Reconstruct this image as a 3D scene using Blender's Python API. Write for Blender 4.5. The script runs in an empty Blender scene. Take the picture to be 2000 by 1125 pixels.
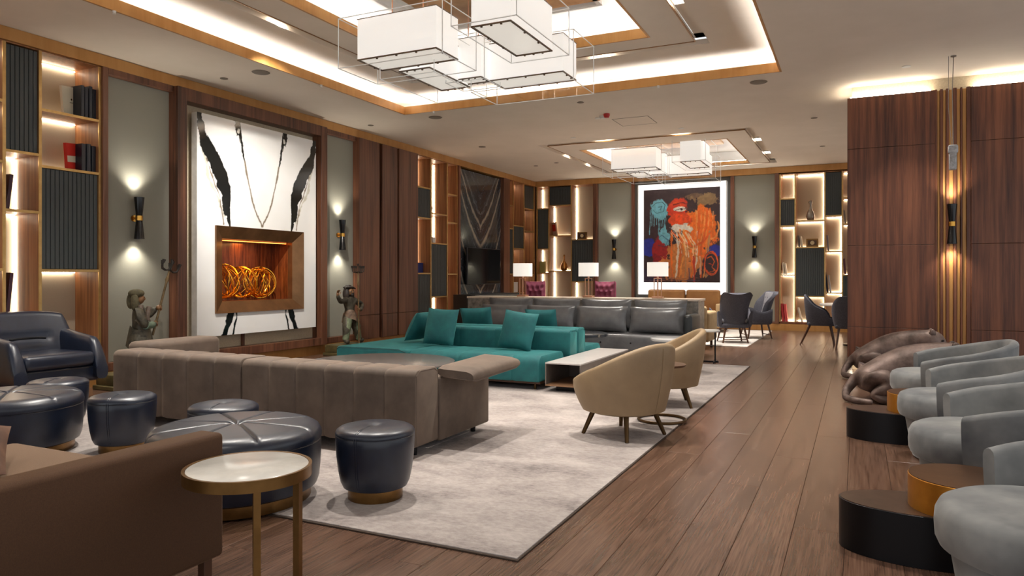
import bpy, bmesh, math, random
import numpy as np
from mathutils import Vector, Matrix
random.seed(7)
PI = math.pi
S = bpy.context.scene
C = S.collection

# ------------------------------------------------------------------ camera
cam_d = bpy.data.cameras.new('camera')
cam = bpy.data.objects.new('camera', cam_d); C.objects.link(cam)
cam_d.sensor_width = 36.0
cam_d.lens = 36.0 * 1415 / 2000
cam_d.shift_y = -22.5 / 2000
cam_d.clip_start = 0.05
cam.location = (0, 0, 1.25)
cam.rotation_euler = (PI / 2, 0, math.atan(675 / 1415))
S.camera = cam

# ------------------------------------------------------------------ world, exposure
W = bpy.data.worlds.new('lobby_world'); S.world = W
W.use_nodes = True
W.node_tree.nodes['Background'].inputs[0].default_value = (0.96, 0.98, 1.0, 1)
W.node_tree.nodes['Background'].inputs[1].default_value = 0.62
S.view_settings.view_transform = 'Standard'
S.view_settings.look = 'None'
S.view_settings.exposure = 0.68
S.view_settings.gamma = 1.0
S.view_settings.use_curve_mapping = False
S.cycles.max_bounces = 8
S.cycles.diffuse_bounces = 4
S.cycles.glossy_bounces = 4
S.cycles.transparent_max_bounces = 24
S.cycles.sample_clamp_indirect = 4.0
S.cycles.use_denoising = True
LED_COVE = 26.0      # ceiling cove strips
LED_SHELF = 13.0     # shelf strips
SHADE_E = 0.34       # lamp shades
SPOT = 1.0           # scale of all downlights

# ------------------------------------------------------------------ materials
MATS = {}
def srgb(r, g, b):
    f = lambda c: (c / 255 / 12.92) if c / 255 <= 0.04045 else ((c / 255 + 0.055) / 1.055) ** 2.4
    return (f(r), f(g), f(b), 1)

class N:
    """small node-tree helper"""
    def __init__(s, name):
        s.m = bpy.data.materials.new(name); s.m.use_nodes = True
        s.t = s.m.node_tree; s.b = s.t.nodes['Principled BSDF']; MATS[name] = s.m
    def n(s, typ, **kw):
        x = s.t.nodes.new('ShaderNode' + typ)
        for k, v in kw.items():
            if k in x.inputs: x.inputs[k].default_value = v
            else: setattr(x, k, v)
        return x
    def l(s, a, b): s.t.links.new(a, b)
    def set(s, **kw):
        for k, v in kw.items():
            s.b.inputs[k.replace('_', ' ')].default_value = v
        return s
    def coords(s, scale=(1, 1, 1), rnd=False):
        tc = s.n('TexCoord'); mp = s.n('Mapping'); mp.inputs['Scale'].default_value = scale
        s.l(tc.outputs['Object'], mp.inputs['Vector'])
        if rnd:
            oi = s.n('ObjectInfo'); cb = s.n('CombineXYZ'); mu = s.n('Math', operation='MULTIPLY'); mu.inputs[1].default_value = 57.0
            s.l(oi.outputs['Random'], mu.inputs[0])
            for i in range(3): s.l(mu.outputs[0], cb.inputs[i])
            s.l(cb.outputs[0], mp.inputs['Location'])
        return mp.outputs[0]
    def ramp(s, fac, stops):
        r = s.n('ValToRGB'); e = r.color_ramp.elements
        while len(e) < len(stops): e.new(0.5)
        for el, (p, c) in zip(e, stops): el.position = p; el.color = c
        s.l(fac, r.inputs[0]); return r.outputs[0]
    def bump(s, height, strength=0.2, dist=0.01):
        b = s.n('Bump', Strength=strength, Distance=dist)
        s.l(height, b.inputs['Height']); s.l(b.outputs[0], s.b.inputs['Normal'])

def plain(name, col, rough=0.6, metal=0.0, **kw):
    n = N(name); n.set(Base_Color=srgb(*col), Roughness=rough, Metallic=metal, **kw); return n.m

def mottled(name, c1, c2, rough=0.7, scale=6.0, metal=0.0, sheen=0.0, bump=0.0, bscale=120, detail=4, tint=None, **kw):
    n = N(name); n.set(Roughness=rough, Metallic=metal, **kw)
    v = n.coords((1, 1, 1), True)
    t = n.n('TexNoise', Scale=scale, Detail=detail, Roughness=0.6); n.l(v, t.inputs['Vector'])
    n.l(n.ramp(t.outputs['Fac'], [(0.32, srgb(*c1)), (0.7, srgb(*c2))]), n.b.inputs['Base Color'])
    if sheen:
        n.b.inputs['Sheen Weight'].default_value = sheen
        n.b.inputs['Sheen Roughness'].default_value = 0.35
        n.b.inputs['Sheen Tint'].default_value = srgb(*(tint or c2))
    if bump:
        b = n.n('TexNoise', Scale=bscale, Detail=3.0); n.l(v, b.inputs['Vector']); n.bump(b.outputs['Fac'], bump, 0.004)
    return n.m

def wood(name, stops, axis='z', rough=0.4, fine=60.0, stretch=0.02, big=5.0, rnd=False, bump=0.05, coat=0.0):
    n = N(name); n.set(Roughness=rough)
    if coat: n.b.inputs['Coat Weight'].default_value = coat; n.b.inputs['Coat Roughness'].default_value = 0.15
    sc = {'x': (stretch, 1, 1), 'y': (1, stretch, 1), 'z': (1, 1, stretch)}[axis]
    v = n.coords(sc, rnd)
    w = n.n('TexNoise', Scale=big, Detail=3.0, Distortion=0.6); n.l(v, w.inputs['Vector'])
    f = n.n('TexNoise', Scale=fine, Detail=5.0, Roughness=0.65); n.l(v, f.inputs['Vector'])
    mx = n.n('Math', operation='MULTIPLY_ADD'); mx.inputs[1].default_value = 0.62
    h = n.n('Math', operation='MULTIPLY'); h.inputs[1].default_value = 0.45
    n.l(w.outputs['Fac'], h.inputs[0]); n.l(f.outputs['Fac'], mx.inputs[0]); n.l(h.outputs[0], mx.inputs[2])
    n.l(n.ramp(mx.outputs[0], stops), n.b.inputs['Base Color'])
    if bump: n.bump(f.outputs['Fac'], bump, 0.003)
    return n.m

def emit(name, col, strength):
    n = N(name); n.set(Base_Color=(0.8, 0.8, 0.8, 1), Roughness=0.6)
    n.b.inputs['Emission Color'].default_value = (*col, 1); n.b.inputs['Emission Strength'].default_value = strength
    return n.m

def attr_mat(name, rough=0.3, coat=0.0, bump=0.0):
    n = N(name); n.set(Roughness=rough)
    a = n.n('Attribute', attribute_name='Col'); n.l(a.outputs['Color'], n.b.inputs['Base Color'])
    if coat: n.b.inputs['Coat Weight'].default_value = coat; n.b.inputs['Coat Roughness'].default_value = 0.05
    return n.m

walnut = wood('walnut_veneer', [(0.38, srgb(60, 36, 25)), (0.5, srgb(94, 58, 41)), (0.62, srgb(118, 77, 55))], 'z', 0.38, 26, 0.03, 4)
walnut_d = wood('dark_walnut_veneer', [(0.38, srgb(58, 31, 20)), (0.5, srgb(96, 55, 36)), (0.62, srgb(124, 76, 51))], 'z', 0.42, 20, 0.04, 4)
walnut_l = wood('shelf_walnut', [(0.38, srgb(104, 66, 40)), (0.5, srgb(144, 96, 60)), (0.62, srgb(170, 118, 76))], 'z', 0.45, 26, 0.03, 4)
gold = wood('gold_veneer', [(0.4, srgb(176, 126, 68)), (0.5, srgb(184, 134, 76)), (0.6, srgb(192, 143, 85))], 'z', 0.42, 9, 0.1, 2, bump=0)
gold.node_tree.nodes['Principled BSDF'].inputs['Metallic'].default_value = 0.25
brass = mottled('brushed_brass', (120, 88, 48), (146, 110, 64), 0.34, 8, 0.85)
brass_p = plain('polished_brass', (200, 150, 70), 0.2, 1.0)
copper = plain('copper_metal', (206, 156, 128), 0.28, 0.9)
brass_b = mottled('bright_brass_edge', (186, 150, 92), (206, 170, 110), 0.3, 12, 0.6)
bronze_t = mottled('bronze_trim', (128, 92, 54), (160, 120, 74), 0.3, 25, 0.85)
ceil_m = mottled('ceiling_paint', (222, 210, 194), (228, 216, 201), 0.85, 2)
ceil_w = plain('white_ceiling_paint', (236, 234, 230), 0.85)
fabric_w = mottled('grey_green_wall_fabric', (136, 134, 122), (144, 142, 130), 0.85, 300, bump=0.15, bscale=220)
beige_w = mottled('beige_wall_fabric', (186, 172, 146), (202, 188, 162), 0.85, 50, bump=0.1)
shelf_back = mottled('shelf_back_fabric', (182, 168, 146), (190, 176, 154), 0.8, 200, bump=0.1)
slat_m = plain('charcoal_lacquer', (58, 63, 63), 0.5)
dark_gap = plain('dark_recess', (26, 17, 13), 0.8)
n = N('rug_pile'); n.set(Roughness=0.95, Sheen_Weight=0.2, Sheen_Roughness=0.4)
v = n.coords((1, 1.5, 1)); a = n.n('TexNoise', Scale=1.3, Detail=9.0, Roughness=0.66, Distortion=0.3); n.l(v, a.inputs['Vector'])
b = n.n('TexNoise', Scale=26, Detail=4.0, Roughness=0.7); n.l(v, b.inputs['Vector'])
mx = n.n('Math', operation='MULTIPLY_ADD'); mx.inputs[1].default_value = 0.45; n.l(b.outputs['Fac'], mx.inputs[0]); n.l(a.outputs['Fac'], mx.inputs[2])
n.l(n.ramp(mx.outputs[0], [(0.5, srgb(108, 100, 98)), (0.66, srgb(150, 140, 136)), (0.8, srgb(172, 162, 157)), (0.95, srgb(190, 180, 175))]), n.b.inputs['Base Color'])
n.bump(b.outputs['Fac'], 0.5, 0.006); rug_m = n.m
rug_edge = plain('rug_binding', (62, 48, 38), 0.9)
rug_w = mottled('pale_rug_pile', (196, 188, 182), (224, 217, 210), 0.95, 4, bump=0.5, bscale=80)
navy = mottled('navy_leather', (13, 21, 38), (18, 28, 48), 0.4, 14, bump=0.06, bscale=160, Coat_Weight=0.45, Coat_Roughness=0.3)
taupe = mottled('taupe_velvet', (84, 71, 62), (108, 92, 80), 0.75, 5, sheen=0.4, tint=(236, 214, 192), bump=0.05)
teal = mottled('teal_velvet', (18, 88, 92), (28, 110, 112), 0.7, 6, sheen=0.5, tint=(110, 205, 200), bump=0.05)
brown_f = mottled('brown_weave', (74, 48, 28), (86, 57, 34), 0.8, 260, sheen=0.25, tint=(190, 150, 110), bump=0.25, bscale=300)
brown_p = mottled('brown_velvet', (78, 50, 38), (120, 86, 66), 0.7, 7, sheen=0.4, tint=(190, 150, 120))
beige_f = mottled('beige_leather', (146, 123, 94), (160, 136, 105), 0.55, 5, sheen=0.1, tint=(230, 205, 170), bump=0.05)
grey_v = mottled('grey_velvet', (86, 89, 93), (148, 149, 148), 0.75, 2.6, sheen=0.4, tint=(210, 212, 210), bump=0.05)  # broad mottling puts the velvet's shading into the colour
grey_l = mottled('grey_leather', (88, 88, 90), (106, 106, 108), 0.33, 7, bump=0.35, bscale=14, Coat_Weight=0.3, Coat_Roughness=0.2)
slate_f = mottled('slate_fabric', (66, 66, 76), (84, 84, 94), 0.85, 60, sheen=0.2, bump=0.2)
slate_l = mottled('light_slate_fabric', (128, 128, 136), (146, 146, 152), 0.85, 60, bump=0.2)
tan_l = mottled('tan_leather', (138, 94, 48), (156, 110, 60), 0.5, 5, bump=0.08)
tan_f = mottled('pale_tan_fabric', (170, 144, 104), (190, 162, 120), 0.7, 7)
plum = mottled('plum_velvet', (104, 40, 62), (136, 60, 84), 0.6, 8, sheen=0.4, tint=(220, 140, 165))
bark = plain('dark_wood', (84, 54, 36), 0.45)
bronze_leg = plain('antique_brass_leg', (88, 66, 40), 0.35, 0.8)
black_m = plain('black_lacquer', (26, 26, 29), 0.3, 0.55)
black_g = plain('black_gloss', (14, 13, 14), 0.14)
drum_top = mottled('brown_metal_top', (86, 70, 62), (100, 82, 72), 0.32, 12, 0.6)
drum_top2 = mottled('bronze_top', (96, 70, 52), (112, 82, 60), 0.34, 12, 0.7)
drum_side = mottled('brass_drum_side', (176, 116, 36), (200, 138, 50), 0.36, 8, 0.75)
metal_box = mottled('grey_metal', (120, 112, 106), (134, 126, 120), 0.33, 10, 0.5)
dark_m = plain('charcoal_metal', (48, 48, 48), 0.4, 0.3)
tv_m = plain('tv_screen', (18, 19, 22), 0.08)
marble_w = mottled('white_marble', (206, 202, 194), (240, 237, 230), 0.18, 4, detail=9)
marble_c = mottled('cream_marble', (196, 178, 160), (226, 212, 196), 0.3, 7, detail=8)
marble_g = mottled('grey_marble', (92, 88, 82), (158, 150, 140), 0.3, 14, detail=10)
bronze_c = mottled('cat_bronze', (72, 58, 52), (134, 114, 106), 0.5, 7, 0.35, bump=0.8, bscale=30)
stone1 = mottled('painted_bronze', (46, 43, 36), (96, 90, 75), 0.5, 16, 0.3, bump=0.5, bscale=60)
stone_g = mottled('verdigris', (92, 104, 80), (132, 142, 112), 0.6, 20, 0.2, bump=0.4, bscale=60)
skin_b = mottled('statue_skin', (112, 80, 52), (140, 102, 68), 0.5, 20, 0.2)
hair_b = plain('statue_hair', (42, 34, 28), 0.6)
pole_b = mottled('statue_pole', (96, 78, 52), (128, 106, 74), 0.45, 20, 0.5)
sconce_b = plain('black_enamel', (10, 10, 12), 0.2)
acr = N('clear_acrylic')
_tr = acr.n('BsdfTransparent'); _gl = acr.n('BsdfGlossy', Roughness=0.03); _mx = acr.n('MixShader'); _mx.inputs[0].default_value = 0.035
acr.l(_tr.outputs[0], _mx.inputs[1]); acr.l(_gl.outputs[0], _mx.inputs[2])
acr.l(_mx.outputs[0], acr.t.nodes['Material Output'].inputs[0]); acr = acr.m
acr_e = plain('acrylic_edge_glint', (244, 246, 246), 0.25)  # near-white colour stands in for light caught along the polished edges
led_w = emit('led_cool_white', (1.0, 0.99, 0.98), LED_COVE)
led_i = emit('led_inner_cove', (1.0, 0.99, 0.98), LED_COVE * 0.8)
led_s = emit('led_warm_shelf', (1.0, 0.86, 0.66), LED_SHELF)
led_wall = emit('led_wall_cove', (1.0, 0.9, 0.72), LED_COVE)
shade_m = emit('pendant_shade', (1.0, 0.965, 0.9), SHADE_E)
diff_m = emit('pendant_diffuser', (1.0, 0.95, 0.84), 0.30)
lamp_sh = emit('lamp_shade_linen', (1.0, 0.92, 0.8), 0.42)
bulb = emit('downlight_lens', (1.0, 0.9, 0.75), 14.0)
bulb_off = plain('unlit_fitting', (120, 108, 94), 0.6)
glow_box = emit('lightbox_face', (1.0, 0.985, 0.96), 0.6)
amber = emit('amber_led', (1.0, 0.26, 0.03), 2.2)
red_p = plain('red_plastic', (170, 24, 18), 0.4)
white_p = plain('white_plastic', (220, 218, 212), 0.5)
wrap = mottled('bubble_wrap', (150, 150, 150), (196, 196, 198), 0.3, 40, bump=0.6, bscale=60)
chrome = plain('steel_cable', (150, 145, 140), 0.3, 0.9)

# oak planks: per-plank tone, long cathedral grain along y
n = N('oak_plank'); n.set(Roughness=0.27)
v = n.coords((1, 0.085, 1), True)
big = n.n('TexNoise', Scale=3.4, Detail=2.0, Distortion=0.4); n.l(v, big.inputs['Vector'])
mul = n.n('Math', operation='MULTIPLY'); mul.inputs[1].default_value = 60.0; n.l(big.outputs['Fac'], mul.inputs[0])
sn = n.n('Math', operation='SINE'); n.l(mul.outputs[0], sn.inputs[0])
v2 = n.coords((1, 0.03, 1), True)
fine = n.n('TexNoise', Scale=130, Detail=4.0); n.l(v2, fine.inputs['Vector'])
mm = n.n('Math', operation='MULTIPLY_ADD'); mm.inputs[1].default_value = 0.07; n.l(sn.outputs[0], mm.inputs[0]); n.l(fine.outputs['Fac'], mm.inputs[2])
colr = n.ramp(mm.outputs[0], [(0.26, srgb(72, 51, 40)), (0.48, srgb(95, 70, 56)), (0.74, srgb(111, 84, 69))])
oi = n.n('ObjectInfo'); hs = n.n('HueSaturation'); mr = n.n('MapRange')
mr.inputs['To Min'].default_value = 0.9; mr.inputs['To Max'].default_value = 1.08
n.l(oi.outputs['Random'], mr.inputs[0]); n.l(mr.outputs[0], hs.inputs['Value']); n.l(colr, hs.inputs['Color'])
n.l(hs.outputs[0], n.b.inputs['Base Color']); n.bump(fine.outputs['Fac'], 0.12, 0.002)
oak = n.m

# ------------------------------------------------------------------ geometry helpers
class G:
    def __init__(s): s.v = []; s.f = []
    def add(s, vs, fs, M=None):
        o = len(s.v)
        s.v += [tuple(M @ Vector(p)) if M is not None else tuple(p) for p in vs]
        s.f += [tuple(i + o for i in f) for f in fs]; return s
    def box(s, x0, x1, y0, y1, z0, z1, M=None):
        v = [(x0, y0, z0), (x1, y0, z0), (x1, y1, z0), (x0, y1, z0), (x0, y0, z1), (x1, y0, z1), (x1, y1, z1), (x0, y1, z1)]
        return s.add(v, [(0, 3, 2, 1), (4, 5, 6, 7), (0, 1, 5, 4), (1, 2, 6, 5), (2, 3, 7, 6), (3, 0, 4, 7)], M)
    def rbox(s, x0, x1, y0, y1, z0, z1, r=0.03, seg=3, M=None):
        bm = bmesh.new(); bmesh.ops.create_cube(bm, size=1)
        for v in bm.verts:
            v.co = Vector(((x0 + x1) / 2 + v.co.x * (x1 - x0), (y0 + y1) / 2 + v.co.y * (y1 - y0), (z0 + z1) / 2 + v.co.z * (z1 - z0)))
        r = min(r, 0.49 * min(x1 - x0, y1 - y0, z1 - z0))
        bmesh.ops.bevel(bm, geom=list(bm.edges), offset=r, segments=seg, profile=0.5, affect='EDGES')
        bm.verts.index_update()
        s.add([v.co.copy() for v in bm.verts], [[v.index for v in f.verts] for f in bm.faces], M); bm.free(); return s
    def rings(s, rings, closed=True, caps=True, M=None, loop=False):
        n = len(rings[0]); vs = [p for r in rings for p in r]; fs = []
        k = len(rings)
        for i in range(k if loop else k - 1):
            a, b = i * n, ((i + 1) % k) * n
            for j in range(n if closed else n - 1):
                j2 = (j + 1) % n
                fs.append((a + j, a + j2, b + j2, b + j))
        if caps and not loop:
            fs.append(tuple(range(n - 1, -1, -1))); fs.append(tuple((k - 1) * n + j for j in range(n)))
        return s.add(vs, fs, M)
    def lathe(s, prof, n=32, c=(0, 0, 0), M=None, fr=None):
        rs = []
        for r, z in prof:
            rs.append([(c[0] + r * math.cos(2 * PI * j / n), c[1] + r * math.sin(2 * PI * j / n), c[2] + z + (fr(r, 2 * PI * j / n) if fr else 0)) for j in range(n)])
        return s.rings(rs, True, True, M)
    def cyl(s, p0, p1, r0, r1=None, n=12, M=None):
        return s.tube([p0, p1], [r0, r0 if r1 is None else r1], n, M)
    def tube(s, pts, r, n=8, M=None, loop=False):
        pts = [Vector(p) for p in pts]; k = len(pts)
        rad = r if isinstance(r, (list, tuple)) else [r] * k
        up = Vector((0, 0, 1)); rs = []; prev = None
        for i, p in enumerate(pts):
            a = pts[(i - 1) % k] if (loop or i > 0) else p
            b = pts[(i + 1) % k] if (loop or i < k - 1) else p
            d = (b - a).normalized()
            if prev is None:
                u = d.cross(up)
                if u.length < 1e-3: u = d.cross(Vector((1, 0, 0)))
            else:
                u = prev - d * prev.dot(d)
                if u.length < 1e-4: u = d.cross(up)
            u.normalize(); w = d.cross(u); prev = u
            rs.append([tuple(p + (u * math.cos(2 * PI * j / n) + w * math.sin(2 * PI * j / n)) * rad[i]) for j in range(n)])
        return s.rings(rs, True, True, M, loop)
    def pillow(s, w, h, t, M=None, n=14, pinch=0.10, ex=2.4):
        """cushion in the local xz plane, thickness along y, centred"""
        fr = []; 
        for side in (-1, 1):
            for i in range(n + 1):
                for j in range(n + 1):
                    a, b = -1 + 2 * i / n, -1 + 2 * j / n
                    px = a * (1 - pinch * (1 - abs(a) ** 3) * 0 - pinch * (1 - b * b) * abs(a) ** 2 * 0.5)
                    pz = b * (1 - pinch * (1 - a * a) * abs(b) ** 2 * 0.5)
                    th = ((1 - abs(a) ** ex) * (1 - abs(b) ** ex)) ** 0.45
                    fr.append((px * w / 2, side * t / 2 * th, pz * h / 2))
        m = (n + 1) * (n + 1); fs = []
        for k in (0, 1):
            for i in range(n):
                for j in range(n):
                    q = [k * m + i * (n + 1) + j, k * m + (i + 1) * (n + 1) + j, k * m + (i + 1) * (n + 1) + j + 1, k * m + i * (n + 1) + j + 1]
                    fs.append(tuple(q if k == 0 else q[::-1]))
        return s.add(fr, fs, M)
    def prism(s, poly, z0, z1, M=None):
        return s.rings([[(x, y, z0) for x, y in poly], [(x, y, z1) for x, y in poly]], True, True, M)
    def mesh(s, name, m, smooth=True, ang=38):
        me = bpy.data.meshes.new(name); me.from_pydata(s.v, [], s.f)
        bm = bmesh.new(); bm.from_mesh(me)
        bmesh.ops.remove_doubles(bm, verts=bm.verts, dist=1e-5)
        bmesh.ops.recalc_face_normals(bm, faces=bm.faces); bm.to_mesh(me); bm.free()
        if smooth:
            me.polygons.foreach_set('use_smooth', [True] * len(me.polygons)); me.set_sharp_from_angle(angle=math.radians(ang))
        if m: me.materials.append(m)
        return me
    def obj(s, name, m, parent=None, smooth=True, kind=None, label=None, ang=38):
        o = bpy.data.objects.new(name, s.mesh(name, m, smooth, ang)); C.objects.link(o)
        if parent: o.parent = parent
        if kind: o['kind'] = kind
        if label: o['label'] = label
        return o

def tag(o, label, cat, group=None):
    o['label'] = label; o['category'] = cat
    if group: o['group'] = group
    return o
def thing(name, label, cat, loc=(0, 0, 0), rz=0.0, group=None):
    o = bpy.data.objects.new(name, None); C.objects.link(o); o.empty_display_size = 0.1
    o.location = loc; o.rotation_euler = (0, 0, rz); return tag(o, label, cat, group)
def struct(name, g, m, parent=None, **k):
    return g.obj(name, m, parent, kind='structure', **k)
def dup(root, loc, rz, label, group=None):
    r = root.copy(); C.objects.link(r); r.location = loc; r.rotation_euler = (0, 0, rz); r['label'] = label
    if group: r['group'] = group
    for ch in list(root.children):
        c = ch.copy(); C.objects.link(c); c.parent = r
        for g in ch.children:
            d = g.copy(); C.objects.link(d); d.parent = c
    return r
def T(x=0, y=0, z=0, rx=0, ry=0, rz=0):
    return Matrix.Translation((x, y, z)) @ Matrix.Rotation(rz, 4, 'Z') @ Matrix.Rotation(ry, 4, 'Y') @ Matrix.Rotation(rx, 4, 'X')
def lamp(kind, loc, energy, col, rot=(0, 0, 0), **kw):
    d = bpy.data.lights.new('light', kind); d.energy = energy; d.color = col
    for k, v in kw.items(): setattr(d, k, v)
    o = bpy.data.objects.new('light', d); o.location = loc; o.rotation_euler = rot; C.objects.link(o); return o
WARM = (1.0, 0.945, 0.865)
def spot(loc, e, col=WARM, size=1.4, blend=0.8, rot=(0, 0, 0), rad=0.04):
    return lamp('SPOT', loc, e * SPOT, col, rot, spot_size=size, spot_blend=blend, shadow_soft_size=rad)
# ================================================================== SETTING
H = 3.8
# ---- floor: sub-floor, individual oak planks, the far rest as one mass
fl = struct('floor', G().box(-8.4, 4.6, -3, 18.4, -0.12, -0.014), dark_gap)
PW, PL = 0.235, 2.3
pm = G().rbox(-PW / 2 + 0.0007, PW / 2 - 0.0007, -PL / 2 + 0.0007, PL / 2 - 0.0007, -0.012, 0.0, 0.0015, 1).mesh('plank', oak, smooth=False)
rest = G(); cand = []
for i in range(55):
    x = -8.28 + PW * (i + 0.5)
    if x > 4.5: continue
    off = (i * 0.83) % PL
    for k in range(-2, 10):
        y = -2.5 + off + PL * k
        if y + PL / 2 > 18.3 or y - PL / 2 < -3:
            a, b = max(y - PL / 2, -3), min(y + PL / 2, 18.3)
            if b - a > .1: rest.box(x - PW / 2 + 0.0007, x + PW / 2 - 0.0007, a + .0007, b - .0007, -0.012, 0)
            continue
        cand.append((x, y))
def vis(x, y):
    d = -0.4305 * x + 0.9026 * y; lat = 0.9026 * x + 0.4305 * y
    if d + PL * 0.5 < 1.9: return False
    if not -0.78 < lat / max(d + 1.0, 0.5) < 0.80: return False
    if -6.5 < x < -1.5 and 2.87 + PL / 2 < y < 10.4 - PL / 2: return False
    return True
see = sorted([c for c in cand if vis(*c)], key=lambda c: -0.4305 * c[0] + 0.9026 * c[1])
for x, y in see[:290]:
    o = bpy.data.objects.new('plank', pm); o.location = (x, y, 0); o.parent = fl; C.objects.link(o)
hid = [c for c in cand if c not in set(see[:290])]
for x, y in hid: rest.box(x - PW / 2 + 0.0012, x + PW / 2 - 0.0012, y - PL / 2 + 0.0012, y + PL / 2 - 0.0012, -0.012, 0)
rest.obj('plank_field', oak, fl, smooth=False, kind='stuff')

# ---- walls
struct('wall_left', G().box(-8.5, -8.32, -3, 18.5, 0, 4.5), beige_w)
struct('wall_far', G().box(-8.5, 4.6, 18.36, 18.5, 0, 4.5), beige_w)

# ---- ceiling: plates with holes
def plate(holes, X, Y, z0, z1, g=None, inner=None):
    g = g or G()
    xs = sorted(set([X[0], X[1]] + [h for a in holes for h in a[:2]])); ys = sorted(set([Y[0], Y[1]] + [h for a in holes for h in a[2:]]))
    solid = {}
    for i in range(len(xs) - 1):
        for j in range(len(ys) - 1):
            cx, cy = (xs[i] + xs[i + 1]) / 2, (ys[j] + ys[j + 1]) / 2
            solid[i, j] = not any(a[0] < cx < a[1] and a[2] < cy < a[3] for a in holes)
    for (i, j), s in solid.items():
        if not s: continue
        x0, x1, y0, y1 = xs[i], xs[i + 1], ys[j], ys[j + 1]
        g.add([(x0, y0, z0), (x1, y0, z0), (x1, y1, z0), (x0, y1, z0)], [(0, 3, 2, 1)])
        g.add([(x0, y0, z1), (x1, y0, z1), (x1, y1, z1), (x0, y1, z1)], [(0, 1, 2, 3)])
        for di, dj, e in ((-1, 0, ((x0, y0), (x0, y1))), (1, 0, ((x1, y1), (x1, y0))), (0, -1, ((x1, y0), (x0, y0))), (0, 1, ((x0, y1), (x1, y1)))):
            if not solid.get((i + di, j + dj), False):
                (ax, ay), (bx, by) = e
                g.add([(ax, ay, z0), (bx, by, z0), (bx, by, z1), (ax, ay, z1)], [(0, 1, 2, 3)])
    return g
def frame(g, x0, x1, y0, y1, z0, z1, t):     # rectangular ring of four mitre-less bars, t inwards (negative: outwards)
    a, b = (0, t) if t > 0 else (t, 0)
    g.box(x0 + a, x0 + b, y0, y1, z0, z1); g.box(x1 - b, x1 - a, y0, y1, z0, z1)
    g.box(x0 + b, x1 - b, y0 + a, y0 + b, z0, z1); g.box(x0 + b, x1 - b, y1 - b, y1 - a, z0, z1); return g
def ringplates(g, x0, x1, y0, y1, t, z0, z1):
    return plate([(x0 + t, x1 - t, y0 + t, y1 - t)], (x0, x1), (y0, y1), z0, z1, g)
M1 = (-6.45, -0.85, 3.35, 9.58)              # near tray
F1 = (-5.08, -2.17, 13.8, 16.97)             # far tray
SF = (-5.62, -1.62, 12.95, 17.2)             # far slot ring (outer)
st = 0.15
slot_far = [(SF[0], SF[1], SF[2], SF[2] + st), (SF[0], SF[1], SF[3] - st, SF[3]), (SF[0], SF[0] + st, SF[2], SF[3]), (SF[1] - st, SF[1], SF[2], SF[3])]
ceil = struct('ceiling', plate([M1, F1] + slot_far, (-8.4, 4.6), (-3, 18.4), H, H + 0.07), ceil_m, smooth=False)
# slot backing of the far ring
g = G()
for h in slot_far: g.box(h[0] - .01, h[1] + .01, h[2] - .01, h[3] + .01, H + 0.075, H + 0.09)
struct('slot_back', g, ceil_m, ceil, smooth=False)
# near tray: gold lip, ledge, second ceiling, slot ring, inner lip, inner tray
def lip(name, R, z0, z1, parent):
    """gold veneer lip built of short veneer leaves"""
    g = G(); frame(g, R[0], R[1], R[2], R[3], z0, z1, 0.025); return struct(name, g, gold, parent, smooth=False)
lip('cove_lip', M1, H - 0.004, H + 0.115, ceil)
Z2 = 4.05
S2 = (-5.84, -1.60, 4.2, 8.86); I2 = (-5.28, -2.19, 4.6, 8.35)
slot2 = [(S2[0], S2[1], S2[2], S2[2] + st), (S2[0], S2[1], S2[3] - st, S2[3]), (S2[0], S2[0] + st, S2[2], S2[3]), (S2[1] - st, S2[1], S2[2], S2[3])]
struct('tray_ceiling', plate([I2] + slot2, (M1[0] - .35, M1[1] + .35), (M1[2] - .35, M1[3] + .35), Z2, Z2 + 0.06), ceil_m, ceil, smooth=False)
g = G()
for h in slot2: g.box(h[0] - .01, h[1] + .01, h[2] - .01, h[3] + .01, Z2 + 0.085, Z2 + 0.1)
frame(g, M1[0] - .36, M1[1] + .36, M1[2] - .36, M1[3] + .36, H + 0.07, Z2 + 0.06, 0.02)
struct('slot_back', g, ceil_m, ceil, smooth=False)
g = G(); frame(g, S2[0] + st - .012, S2[1] - st + .012, S2[2] + st - .012, S2[3] - st + .012, Z2 - 0.008, Z2 + 0.01, 0.012); struct('slot_trim', g, bronze_t, ceil, smooth=False)
g = G(); frame(g, SF[0] + st - .012, SF[1] - st + .012, SF[2] + st - .012, SF[3] - st + .012, H - 0.008, H + 0.01, 0.012); struct('slot_trim', g, bronze_t, ceil, smooth=False)
lip('inner_lip', I2, Z2 - 0.004, Z2 + 0.115, ceil)
Z3 = 4.42
struct('inner_tray', plate([], (I2[0] - .3, I2[1] + .3), (I2[2] - .3, I2[3] + .3), Z3, Z3 + 0.05), ceil_w, ceil, smooth=False)
g = G(); frame(g, I2[0] - .3, I2[1] + .3, I2[2] - .3, I2[3] + .3, Z2 + 0.06, Z3, 0.03); struct('inner_tray_side', g, ceil_w, ceil, smooth=False)
g = G(); frame(g, I2[0] + .42, I2[1] - .42, I2[2] + .5, I2[3] - .5, Z3 - 0.1, Z3, 0.05); struct('inner_step', g, ceil_w, ceil, smooth=False)
lip('far_lip', F1, H - 0.004, H + 0.06, ceil)
Z4 = 4.12
struct('far_tray', plate([], (F1[0] - .25, F1[1] + .25), (F1[2] - .25, F1[3] + .25), Z4, Z4 + 0.05), ceil_w, ceil, smooth=False)
g = G(); frame(g, F1[0] - .25, F1[1] + .25, F1[2] - .25, F1[3] + .25, H + 0.07, Z4, 0.03); struct('far_tray_side', g, ceil_w, ceil, smooth=False)
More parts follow.
